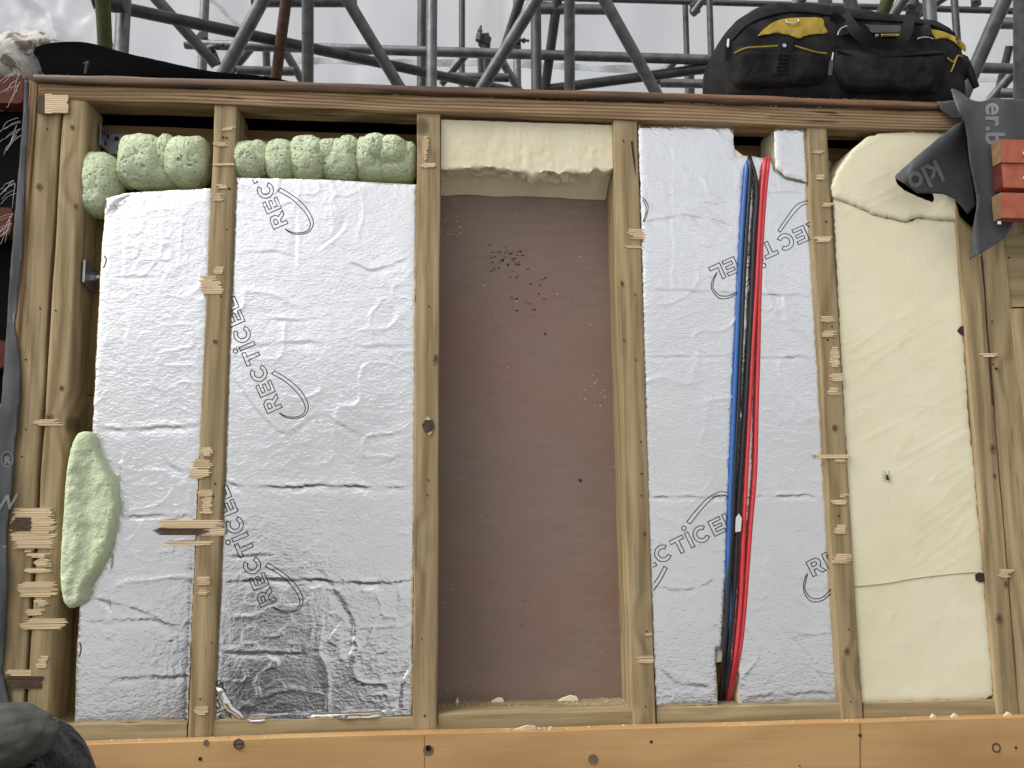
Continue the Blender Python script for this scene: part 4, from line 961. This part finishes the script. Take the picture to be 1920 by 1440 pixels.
# right membrane: hanging sheet with torn edge, and the folded flap
rm = thing('breather_membrane', P(1890, 470, -.03), 'grey printed breather membrane hanging torn at the upper right, with a curled flap', 'membrane', 'grey membranes')
RY = lambda u, v: -.040+.022*sm01((u-1880)/60)-.022*math.exp(-((u-1806-(v-250)*.13)/16)**2)*sm01((v-170)/40)+.006*float(vn(u*.02, v*.012, 0, 8))
main = sm2([(1782, 164), (1800, 172), (1820, 186), (1840, 190), (1862, 183), (1890, 186), (1990, 186)], 3)+[(1990, 402)]+sm2([(1905, 404), (1893, 432), (1875, 452), (1850, 468), (1818, 487)], 3)+sm2([(1820, 455), (1826, 420), (1832, 380), (1826, 340), (1818, 300), (1812, 240), (1800, 215), (1790, 190)], 3)
link('hanging_sheet', thick_cloth(rough_poly(main, 7, .6, 4), RY), MT['membrane'], rm)
FLY = lambda u, v: -.012-.05*sm01((1790-u)/90)*sm01((u-1670)/40)-.03*math.exp(-((v-(350-(u-1678)*.95))/30)**2)
flap = [(1808, 226), (1816, 300), (1826, 345), (1830, 385), (1815, 402), (1792, 374), (1770, 364), (1745, 362), (1720, 362), (1700, 346), (1678, 333), (1680, 328), (1720, 292), (1760, 258), (1790, 235)]
link('curled_flap', thick_cloth(rough_poly(flap, 8, .5, 6), FLY), MT['membrane'], rm)
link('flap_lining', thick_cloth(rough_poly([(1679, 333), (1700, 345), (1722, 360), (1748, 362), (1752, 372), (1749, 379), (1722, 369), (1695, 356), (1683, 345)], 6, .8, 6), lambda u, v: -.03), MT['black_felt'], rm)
link('painted_fold_shade', thick_cloth(rough_poly([(1806, 226), (1822, 300), (1834, 360), (1836, 400), (1822, 425), (1800, 405), (1792, 374), (1812, 380)], 6, .6, 9), lambda u, v: -.008), MT['black_felt'], rm)  # black piece: shade inside the fold put into its colour
link('lap_strip', thick_cloth(rough_poly([(1757, 190), (1800, 188), (1812, 225), (1785, 222), (1765, 206)], 6, .8, 6), lambda u, v: -.018), MT['membrane'], rm)
text_on('klo', (1757, 299), (-.82, .45), (.42, .91), 58, FLY, MT['print_grey'], rm, off=.0022)
text_on('er.b', (1849, 192), (0, 1), (1, 0), 50, RY, MT['print_grey'], rm)
# three stacked red battens at the right
for i, (v0, v1, lab, u0, du) in enumerate(((261, 304, 'topmost of three red battens stacked at the right edge', 1863, 13), (306, 351, 'middle of three red battens stacked at the right edge', 1862, 16), (361, 408, 'lowest of three red battens stacked at the right edge', 1863, 14))):
    Yb = -.075 + (.004 if i == 1 else 0); zb = P(1880, v1, Yb).z; zt_ = P(1880, v0, Yb).z; xb = P(u0+du, v0, Yb).x
    t_ = thing('tile_batten', (xb+.1, Yb+.015, zb), lab, 'batten', 'red battens at the right edge')
    # end cut slightly back so that the grain face shows
    mb = MB(); fr = [(xb, Yb, zb), (xb+.35, Yb, zb), (xb+.35, Yb, zt_), (xb, Yb, zt_)]; mb.prism(fr, (0, .027, 0)); mb.build('batten', MT['redbat'], t_)
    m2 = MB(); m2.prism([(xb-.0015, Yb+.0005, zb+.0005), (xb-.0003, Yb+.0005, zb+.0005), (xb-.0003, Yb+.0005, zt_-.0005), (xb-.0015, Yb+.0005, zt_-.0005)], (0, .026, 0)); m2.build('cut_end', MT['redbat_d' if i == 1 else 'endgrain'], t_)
    if i < 2:
        p = P(1920, (v0+v1)/2+4, Yb-.001); m3 = MB(); m3.tube([p+V((-.003, -.001, -.004)), p+V((-.002, -.003, 0)), p+V((.012, -.003, .004))], .0016, 6); m3.build('staple', MT['steel'], t_)
mb = MB(); p = P(1873, 418, -.07); mb.box(p.x-.003, p.x+.003, p.y-.002, p.y, p.z-.003, p.z+.003); mb.build('paint_flake', MT['tape'], label='tiny white flake below the three stacked red battens', cat='flake')

# ================================================================== TOOL BAG
def bag():
    t_ = thing('tool_bag', P(1600, 185, .12), 'black and yellow canvas tool bag standing on the deck edge', 'tool bag')
    prof = [(1362, 120), (1368, 88), (1380, 62), (1400, 40), (1430, 24), (1470, 14), (1510, 12), (1560, 19), (1620, 29), (1680, 36), (1730, 40), (1762, 48), (1785, 60), (1803, 82), (1812, 112), (1815, 140)]
    us = np.linspace(1362, 1815, 90); tops = np.interp(us, [a for a, b in prof], [b for a, b in prof])
    n = 44; rows = []
    for i, (u, v) in enumerate(zip(us, tops)):
        yf, ybk = .030, .25
        top = P(u, v, .11); x = P(u, 120, .05).x; zb = .7785; zt_ = top.z; s = i/(len(us)-1)
        inset = .03*max(0, 1-s*14)**2+.035*max(0, 1-(1-s)*14)**2
        row = []
        for k in range(n):
            a = 2*math.pi*k/n; ca, sa = math.cos(a), math.sin(a); e = .62
            yy = (yf+ybk)/2+math.copysign(abs(ca)**e, ca)*((ybk-yf)/2-inset); h = zt_-zb
            zz = zb+h/2+math.copysign(abs(sa)**(.75 if sa > 0 else .35), sa)*h/2
            bulge = .006*float(fbm(x*9, zz*9, yy*5, 3, 14)); fold = .004*float(fbm(x*34+zz*14, zz*20, 0, 2, 15))
            row.append((x+.006*float(vn(zz*14, i*.2, 0, 4)), yy-(bulge+fold)*(1 if ca < 0 else -1), zz if sa < 0 else zz+bulge*.3))
        rows.append(row)
    co_ = [p for r in rows for p in r]; q = []
    for i in range(len(rows)-1):
        for j in range(n): q.append((i*n+j, i*n+(j+1) % n, (i+1)*n+(j+1) % n, (i+1)*n+j))
    fs = q+[tuple(reversed(range(n))), tuple((len(rows)-1)*n+j for j in range(n))]
    me = mesh_np('body', co_, fs); link('body', me, MT['bag'], t_)
    bvh = BVHTree.FromPolygons([V(c) for c in co_], fs)
    def hit(u, v):
        d = ray(u, v).normalized(); h = bvh.ray_cast(CAM, d)
        return (h[0], h[1]) if h[0] else (P(u, v, .05), V((0, -1, 0)))
    def patch(name, poly, m, off=.002, th=.004, res=.0035, puff=0.0, parent=t_):
        x, z, d, qd, bnd = poly_grid([(u*.001, -v*.001) for u, v in poly], res)
        f = []; bk = []
        for a, b, dd in zip(x, z, d):
            p, nn = hit(a*1000, -b*1000); dr = (CAM-p).normalized(); f.append(p+dr*(off+puff*min(1, dd/.012)+.0012*float(fbm(a*120, b*90, 0, 2, 8)))); bk.append(p-dr*th)
        k = len(f); fs_ = [tuple(c) for c in qd]+[(b, a, a+k, b+k) for a, b in bnd]
        return link(name, mesh_np(name, [tuple(p) for p in f+bk], fs_), m, parent)
    def cord(name, pts, m, r, off=.003, parent=t_, n=5):
        mb = MB(); mb.tube([hit(u, v)[0]+(CAM-hit(u, v)[0]).normalized()*off for u, v in sm2(pts, n)], r, 8); return mb.build(name, m, parent, smooth=True)
    Yl = MT['yellow']
    patch('yellow_panel', sm2([(1420, 68), (1432, 55), (1450, 42), (1472, 35), (1500, 33), (1541, 34), (1546, 50), (1552, 62), (1530, 64), (1508, 68), (1498, 73), (1480, 66), (1455, 62)], 3), Yl, .0025)
    patch('yellow_panel', sm2([(1743, 55), (1765, 58), (1790, 68), (1806, 80), (1811, 88), (1810, 97), (1800, 90), (1788, 78), (1772, 72), (1754, 74)], 3), Yl, .0025)
    patch('front_pocket', sm2([(1568, 92), (1600, 94), (1660, 96), (1720, 97), (1770, 96), (1774, 110), (1768, 140), (1755, 165), (1740, 176), (1600, 174), (1575, 160), (1562, 130)], 3), MT['bag'], .004, puff=.016)
    patch('side_pocket', sm2([(1378, 88), (1400, 86), (1456, 86), (1500, 88), (1548, 98), (1552, 130), (1540, 155), (1500, 162), (1420, 166), (1376, 160), (1370, 120)], 3), MT['bag'], .003, puff=.012)
    patch('side_pocket', sm2([(1470, 108), (1530, 112), (1546, 130), (1540, 150), (1490, 160), (1472, 140)], 3), MT['bag'], .010, puff=.008)
    cord('yellow_piping', [(1377, 100), (1400, 90), (1428, 88), (1458, 86)], Yl, .0017, .014); cord('yellow_piping', [(1490, 86), (1510, 92), (1530, 98), (1550, 100)], Yl, .0017, .014)
    cord('yellow_piping', [(1776, 108), (1786, 116), (1792, 112), (1797, 104), (1810, 110)], Yl, .0017, .006); cord('yellow_piping', [(1792, 113), (1788, 124), (1783, 135)], Yl, .0017, .006)
    cord('zip', [(1570, 95), (1600, 106), (1640, 108), (1700, 104), (1768, 100)], MT['bag2'], .003, .016); cord('zip', [(1372, 76), (1400, 48), (1440, 30), (1490, 22), (1545, 27), (1620, 36), (1700, 42), (1745, 48), (1790, 64)], MT['bag2'], .003, .002)
    # strap with ribs and a rivet
    st = patch('rubber_strap', [(1460, 76), (1468, 70), (1482, 70), (1490, 76), (1489, 100), (1484, 140), (1452, 142), (1458, 100)], MT['bag2'], .015, .01)
    for k in range(6): cord('strap_rib', [(1460-k*.8, 104+k*7), (1480-k*.8, 103+k*7)], MT['bag2'], .0015, .019, parent=st, n=2)
    p = hit(1471, 85)[0]+(CAM-hit(1471, 85)[0]).normalized()*.017; mb = MB(); mb.tube([p, p+V((0, .004, 0))], .0042, 16); mb.build('rivet', MT['steel'], t_)
    # handles: two webbing loops
    def strap(name, pts, wd, off):
        mb = MB(); c = smoothline([hit(u, v)[0]+(CAM-hit(u, v)[0]).normalized()*o for (u, v), o in zip(pts, off)], 6); prev = None
        ring = []
        for i, p in enumerate(c):
            tg = (c[min(i+1, len(c)-1)]-c[max(i-1, 0)]).normalized(); vw = (CAM-p).normalized(); s_ = tg.cross(vw).normalized()*wd/2; ring.append([p+s_, p-s_, p-s_-vw*.004, p+s_-vw*.004])
        for i in range(len(ring)-1):
            mb.add(ring[i]+ring[i+1], [(0, 1, 5, 4), (1, 2, 6, 5), (2, 3, 7, 6), (3, 0, 4, 7)])
        mb.build(name, MT['bag2'], t_)
    strap('handle', [(1582, 26), (1592, 42), (1608, 62), (1635, 78), (1665, 84), (1690, 76), (1702, 55), (1704, 34)], .022, [.01, .018, .03, .035, .036, .034, .025, .012])
    strap('webbing', [(1556, 36), (1572, 44), (1578, 56), (1580, 66)], .03, [.004]*4); strap('webbing', [(1730, 42), (1732, 56), (1736, 70)], .026, [.004]*3)
    def dring(u0, u1, vt, vb):
        mb = MB(); um = (u0+u1)/2; pts = [(u0, vb)]+[(um-(u1-u0)/2*math.cos(a), vb-(vb-vt)*math.sin(a)) for a in np.linspace(0.15, math.pi-.15, 12)]+[(u1, vb)]
        mb.tube([hit(*p)[0]+(CAM-hit(*p)[0]).normalized()*.012 for p in pts], .0016, 8); mb.build('d_ring', MT['steel'], t_, smooth=True)
    dring(1571, 1609, 49, 66); dring(1720, 1749, 70, 74); 
    mb = MB(); mb.tube([hit(u, v)[0]+(CAM-hit(u, v)[0]).normalized()*.007 for u, v in sm2([(1473, 37), (1476, 42), (1486, 44), (1496, 42), (1497, 37)], 4)], .0014, 8); mb.build('d_ring', MT['steel'], t_, smooth=True)
    def pull(u, v, du, L):
        mb = MB(); pts = [(u, v), (u+du*.4, v+L*.45)]; q_ = [hit(*p)[0]+(CAM-hit(*p)[0]).normalized()*.024 for p in pts]; mb.tube(q_, .0018, 8); o = mb.build('zip_pull', MT['steel'], t_, smooth=True)
        m2 = MB(); a, b = [hit(*p)[0]+(CAM-hit(*p)[0]).normalized()*.026 for p in ((u+du*.4, v+L*.45), (u+du, v+L*1.3))]; d = V((.0042, 0, 0)); m2.prism([a-d, a+d, b+d, b-d], (0, .002, 0)); m2.build('pull_tab', MT['plate'], o)
    pull(1562, 99, -6, 32); 
    # zip pull hanging off the left end
    a = P(1366, 74, .05); mb = MB(); mb.tube([a, a+V((-.003, -.002, -.02))], .003, 8); o = mb.build('zip_pull', MT['steel'], t_, smooth=True)
    m2 = MB(); b = a+V((-.004, -.003, -.016)); m2.prism([b+V((-.004, 0, 0)), b+V((.004, 0, 0)), b+V((.001, 0, -.032)), b+V((-.006, 0, -.031))], (0, .002, 0)); m2.build('pull_tab', MT['bag2'], o)
    # badge
    bp = patch('badge', [(1622, 46), (1688, 48), (1696, 63), (1634, 62)], MT['plate'], .006)
    yp = patch('badge_strip', [(1652, 63.5), (1690, 63.5), (1691, 68.5), (1652, 68.5)], Yl, .007)
    def tx(txt, org, size, m, parent):
        cu = bpy.data.curves.new('txt', 'FONT'); cu.body = txt; cu.size = 1; o_ = bpy.data.objects.new('txt', cu); COL.objects.link(o_)
        me_ = bpy.data.meshes.new_from_object(o_.evaluated_get(bpy.context.evaluated_depsgraph_get())); bpy.data.objects.remove(o_)
        for v__ in me_.vertices:
            u, w_ = org[0]+size*v__.co.x*1.15, org[1]-size*v__.co.y; h = hit(u, w_)[0]; v__.co = h+(CAM-h).normalized()*.0105
        link('lettering', me_, m, parent)
    tx('FATMAX', (1655, 68), 5.6, MT['print'], yp); tx('EY', (1641, 68), 5.6, MT['tape'], bp)
    # strap end with buckle hanging off the right end
    mb = MB(); pts = [P(1806, 112, .06), P(1816, 130, .05), P(1824, 148, .045), P(1831, 164, .045)]; mb.tube(smoothline(pts, 4), .009, 10, rs=[.011-.0004*i for i in range(13)]); mb.build('buckle', MT['bag2'], t_, smooth=True)
    m2 = MB(); ell(m2, P(1800, 128, .06), (.022, .02, .032), 10); m2.build('end_pocket', MT['bag'], t_, smooth=True)
bag()

# ================================================================== SCAFFOLD
def ext(p0, p1, e0, e1):
    d = (p1-p0); return p0-d*e0, p1+d*e1
def tubepx(u0, v0, u1, v1, wpx, label, e0=0.0, e1=0.0, m='galv', w2=None, name='scaffold_tube', r=.02415, down=False, parent=None, plain=None):
    d0 = 2*r*FPX/wpx; d1 = 2*r*FPX/(w2 or wpx)
    a = P(u0, v0, distY(u0, v0, d0)); b = P(u1, v1, distY(u1, v1, d1)); a, b = ext(a, b, e0, e1)
    pts = [a, b]
    if down:
        b2 = V((b.x, b.y, -4)); pts = [a, V((a.x*.0+b.x, b.y, b.z)), b2] if abs(a.x-b.x) < .15 else [a, b]
        if len(pts) == 3: pts = [V((b.x, b.y, a.z+1.2)), b2]
    mb = MB(); mb.tube(pts, r, 16)
    if parent is not None: return mb.build(plain or 'tube', MT[m], parent, smooth=True, angle=60)
    return mb.build(name, MT[m], smooth=True, angle=60, label=label, cat='scaffold tube', group='scaffold tubes')
tubepx(227, 0, 227, 105, 22, 'stout upright tube behind the black felt at the left', down=True)
tubepx(150, -2, 905, 159, 20, 'long dark tube sloping down to the right behind the left half of the deck', .1, .25, 'galv_dark', 15.5)
tubepx(295, 0, 405, 122, 18, 'diagonal tube coming down to the left coupler', .5, 0, 'galv')
tubepx(379, 0, 379, 126, 15, 'upright tube behind the left coupler', down=True)
tubepx(787, 0, 790, 160, 16, 'dark left tube of the close pair of uprights in the middle', down=True, m='galv_dark')
tubepx(809, 0, 809, 160, 19, 'right tube of the close pair of uprights in the middle', down=True)
tubepx(866, 0, 866, 140, 11, 'slim upright tube right of the close pair of uprights', down=True, m='galv_dark')
tubepx(977, -6, 943, 100, 16, 'dark tube leaning left above the middle couplers', .6, 0, 'galv_dark')
tubepx(970, 30, 970, 168, 14, 'upright tube behind the middle couplers', down=True)
tubepx(1006, 0, 1006, 168, 19, 'upright tube with green staining near its foot', down=True, m='galv_dark')
tubepx(1046, -6, 1020, 180, 17, 'dark leaning tube beside the green stained upright', .6, .2, 'galv_dark')
tubepx(909, 62, 919, 172, 15, 'short capped tube stub carrying the middle coupler', 0, .2)
tubepx(1290, 0, 1290, 175, 10, 'slim dark upright left of the tool bag', down=True, m='galv_dark')
tubepx(1336, 0, 1336, 175, 11, 'slim dark upright nearest the left end of the tool bag', down=True, m='galv_dark')
tubepx(1060, 163, 1372, 122, 17, 'dark tube rising to the right towards the tool bag', .2, .5, 'galv_dark')
tubepx(1100, -2, 1940, 22, 9.5, 'long level tube high behind the tool bag', .3, .3, 'galv_dark')
tubepx(1746, 0, 1746, 60, 20, 'stout upright rising behind the right half of the tool bag', down=True)
tubepx(1795, 0, 1795, 80, 11, 'slim upright rising behind the right end of the tool bag', down=True, m='galv_dark')
tubepx(1893, 86, 1864, 205, 11.5, 'short dark leaning tube at the far right', 0, .3, 'galv_dark')
tubepx(1325, -10, 1300, 24, 12, 'stub tube clamped high left of the tool bag', 1, 0)
tubepx(1672, -20, 1645, 50, 20, 'green mossy tube behind the tool bag handle', .8, .6, 'moss')
tubepx(1700, -10, 1660, 50, 17, 'diagonal tube beside the mossy tube behind the bag', .8, .5)
tubepx(1770, -5, 1710, 35, 13, 'thin diagonal tube behind the tool bag handle', .6, .3)
tubepx(536, 5, 517, 150, 18.5, 'rusty brown rod leaning behind the deck', .4, .3, 'rust', name='rusty_rod')
tubepx(193, 4, 196, 66, 22, 'short green mossy tube beside the white drape', .4, .6, 'moss', r=.022)
tubepx(168, 14, 216, 102, 11, 'thin grey tube along the edge of the white drape', .3, .3)
# lattice beams
lb = thing('lattice_beam', P(577, 0, 2.0), 'near lattice beam with tall diagonals crossing the top of the view', 'lattice beam', 'lattice beams')
T = lambda *a, **k: tubepx(*a[:5], None, *a[5:], parent=lb, **k)
T(495, -5, 418, 140, 21.5, .3, .3, plain='diagonal'); T(577, -5, 577, 160, 20, .3, .3, plain='vertical'); T(650, -2, 752, 168, 20, .3, .2, plain='diagonal')
T(1000, 8, 900, 170, 21.5, .3, .2, plain='diagonal'); T(1068, -5, 1068, 172, 19, .3, .3, plain='vertical'); T(1138, 8, 1232, 178, 20, .2, .2, plain='diagonal')
T(480, 3, 660, 3, 18, .05, .05, plain='chord'); T(1006, 17, 1138, 18, 17, 0, 0, plain='chord'); T(1068, 12, 1000, 4, 8, 0, 0, plain='chord')
T(1547, -5, 1547, 60, 22, .5, .5, plain='vertical'); T(1478, 40, 1505, -10, 20, .5, .5, plain='diagonal'); T(1590, -10, 1612, 60, 20, .5, .5, plain='diagonal')
T(1888, -10, 1812, 165, 21.5, .3, .3, plain='diagonal'); T(1913, -5, 1913, 200, 19, .3, .3, plain='vertical'); T(1870, 43, 1960, 46, 17, 0, 0, plain='chord')
lb = thing('lattice_beam', P(960, 103, 3.2), 'far lattice beam with short web pieces running level behind the deck', 'lattice beam', 'lattice beams')
T(348, 83, 1960, 131, 15.5, 0, .05, plain='top_chord')
for u0 in (447, 850, 1242, 1640, 1880):
    v0 = 83+(u0-348)*48/1612; 
    T(u0-24, v0+60, u0+23, v0+4, 14.5, 0, 0, plain='diagonal'); T(u0+52, v0+2, u0+54, v0+70, 13, 0, .3, plain='vertical'); T(u0+86, v0+8, u0+120, v0+66, 14, 0, .3, plain='diagonal'); T(u0-4, v0+46, u0+104, v0+48, 15, 0, 0, plain='lower_chord')
# couplers
def coupler(u, v, wpx, rot, label):
    d = .0483*FPX/wpx; Y = distY(u, v, d); c = P(u, v, Y); t_ = thing('scaffold_coupler', c, label, 'coupler', 'scaffold couplers')
    mb = MB(); ca, sa = math.cos(rot), math.sin(rot); ax = V((ca, 0, sa)); pr = V((-sa, 0, ca))
    mb.tube([c-ax*.024, c+ax*.024], .034, 14); mb.build('clamp_band', MT['galv_dark'], t_, smooth=True, angle=50)
    mb = MB(); mb.tube([c+pr*.03-ax*.02+V((0, -.03, 0)), c+pr*.03+ax*.02+V((0, -.03, 0))], .022, 8); mb.build('saddle', MT['galv_dark'], t_)
    mb = MB(); mb.tube([c+pr*.036+V((0, -.03, 0))-ax*.01, c+pr*.036+V((0, -.03, 0))+ax*.07], .007, 8); b = mb.build('bolt', MT['galv_dark'], t_, smooth=True)
    mb = MB(); mb.tube([c+pr*.036+V((0, -.03, 0))+ax*.03, c+pr*.036+V((0, -.03, 0))+ax*.048], .014, 6); mb.build('nut', MT['galv_dark'], b)
coupler(374, 82, 15, math.radians(-50), 'upper black coupler where the left diagonal meets the upright'); coupler(400, 110, 17, math.radians(20), 'lower coupler at the foot of the left diagonal')
coupler(909, 78, 15, math.radians(80), 'coupler on the capped tube stub'); coupler(968, 92, 15, 0, 'coupler with a sideways bolt in the middle')
coupler(1303, 20, 11, math.radians(40), 'small coupler high left of the tool bag'); coupler(1715, 20, 16, math.radians(60), 'coupler behind the tool bag handle'); coupler(1830, 4, 10, math.radians(90), 'small hanging clamp on the high level tube')
coupler(222, 4, 22, 0, 'coupler at the top of the stout left upright')

# ================================================================== small stuff
r6 = random.Random(6)
def chips(n, fn, smin, smax, name, label, m):
    mb = MB()
    for i in range(n):
        p = fn(r6); s = r6.uniform(smin, smax); a = r6.uniform(0, 6.28); e = r6.uniform(.25, .7)
        d1 = V((math.cos(a), r6.uniform(-.5, .5), math.sin(a)*.35))*s; d2 = V((-math.sin(a)*e, r6.uniform(-.4, .4), abs(math.cos(a))*e))*s
        mb.prism([p, p+d1, p+d1+d2, p+d2], (0, s*.3, 0))
    return mb.build(name, MT[m], kind='stuff', label=label, cat='wood chips')
def on_board(r_):
    u = r_.choice([r_.uniform(130, 1900), r_.uniform(380, 800), r_.uniform(820, 1200), r_.gauss(990, 40), r_.gauss(1480, 150)]); v = 1402.5-(u+140)*62.5/2220
    p = P(u, v, -.022); return V((p.x, r_.uniform(-.02, -.006), p.z))
chips(420, on_board, .0008, .0042, 'wood_chips', 'pale wood chips lying along the top of the orange board', 'chip')
def on_sill(r_):
    u = r_.choice([r_.uniform(822, 1186), r_.uniform(1060, 1186)]); z = P(u, 1339-(u-821)*7/366, .004).z; y = r_.uniform(.04, .09); return V((P(u, 1335, y).x, y, z+.0005))
chips(600, on_sill, .0006, .0028, 'sawdust', 'sawdust and crumbs lying on the bottom plate of the open bay', 'dust')
def on_top(r_):
    u = r_.uniform(70, 1760); v = 136+(u-60)*59/1900; p = P(u, v, -.010); return V((p.x, r_.uniform(-.008, .006), p.z))
chips(220, on_top, .0006, .0022, 'wood_dust', 'pale dust along the top edge of the deck board', 'dust')
def in_gap(r_):
    u = r_.choice([r_.gauss(1310, 40), r_.gauss(1400, 60), r_.uniform(75, 1700)]); v = 157+(u-72)*57/1888; p = P(u, v-.5, -.006); return V((p.x, -.004+r_.uniform(-.001, .004), p.z))
chips(260, in_gap, .0008, .005, 'shavings', 'wood shavings caught in the gap under the deck edge', 'chip')
for k, (u, v, w_, h_, lab) in enumerate(((1066, 1309, 38, 8, 'pale foam crumb at the right of the open bay sill'), (933, 1318, 24, 7, 'pale foam crumb in the middle of the open bay sill'), (857, 1319, 7, 8, 'small upright foam crumb at the left of the open bay sill'))):
    z = P(u, 1339-(u-821)*7/366, .004).z; y = .075; p = P(u, v, y); mb = MB(); s = .001*1.04
    mb.prism([(p.x-w_/2*s, y, z+.0005), (p.x+w_/2*s, y, z+.0005), (p.x+w_*.42*s, y, z+h_*.9*s), (p.x+w_*.1*s, y, z+h_*1.2*s), (p.x-w_*.35*s, y, z+h_*.5*s)], (0, .008, 0)); mb.build('foam_crumb', MT['cream'], label=lab, cat='crumb')
for k, (u, v, w_, lab) in enumerate(((985, 1362, 38, 'torn wood shaving lying on the orange board below the open bay'), (1750, 1346, 10, 'small white chip on the orange board below the pale yellow board'), (1790, 1345, 14, 'forked white chip on the orange board near the right'), (1890, 1341, 14, 'white chip at the right end of the orange board'))):
    z = P(u, 1402.5-(u+140)*62.5/2220, YB).z; p = P(u, v, -.015); mb = MB(); s = .00098
    mb.prism([(p.x-w_/2*s, -.016, z), (p.x+w_/2*s, -.016, z), (p.x+w_*.5*s, -.016, z+.005), (p.x+w_*.1*s, -.016, z+.007), (p.x-w_*.3*s, -.016, z+.003)], (0, .006, 0)); mb.build('wood_shaving', MT['chip'], label=lab, cat='shaving')

# ---- bundled black sack, bottom left corner, standing on the platform
YS = -.62
cen = P(28, 1470, YS); rx = 137*(YS-CAM.y)/FPX; sk = thing('black_sack', (cen.x, YS, DECK), 'bundled glossy black sack with a grey cloth top at the bottom left corner', 'sack')
def sackmesh(z0, z1, grow, seed, lo, hi, amp):
    n, m_ = 60, 48; rows = []
    for i in range(n+1):
        t_ = lo+(hi-lo)*i/n; z = z0+(z1-z0)*t_; h = (z1-z)/max(1e-6, .12); prof = math.sqrt(max(0, 1-max(0, 1-h)**2)) if h < 1 else 1+.12*min(1, (h-1)/3)
        row = []
        for j in range(m_):
            a = 2*math.pi*j/m_; wv = amp*float(fbm(math.cos(a)*3+seed, math.sin(a)*3, z*9, 3, seed)); r_ = rx*prof*(1+wv)+grow
            row.append((cen.x+r_*math.cos(a), YS+r_*math.sin(a), z))
        rows.append(row)
    q = [(i*m_+j, i*m_+(j+1) % m_, (i+1)*m_+(j+1) % m_, (i+1)*m_+j) for i in range(n) for j in range(m_)]
    return mesh_np('sack', [p for r in rows for p in r], q+[tuple(reversed(range(m_))), tuple(n*m_+j for j in range(m_))])
ztop = P(60, 1338, YS).z
link('body', sackmesh(DECK, ztop-.002, 0, 4, 0, 1, .16), MT['sack'], sk)
cc_, q = lobe((-6, 1380), (88*.6, 44*.6), YS-.045, .055, 77, 2.2, 48, .12, 0); link('cloth_top', mesh_np('cloth_top', cc_, q), MT['greycloth'], sk)
cc_, q = lobe((0, 0), (1, 1), 0, 1, 31, 2.1, 40, .06, 0)
cc_ = (cc_-np.array(P(0, 0, 0)))/np.array([.00102, 1, .00102])
cc_ = cc_*np.array([.30, .27, .16])+np.array([-.42, -.80, DECK+.155]); link('added_dark_base', mesh_np('added_dark_base', cc_, q), MT['sack'], sk)  # unseen dark mass, added so the foil above reflects dark near its foot
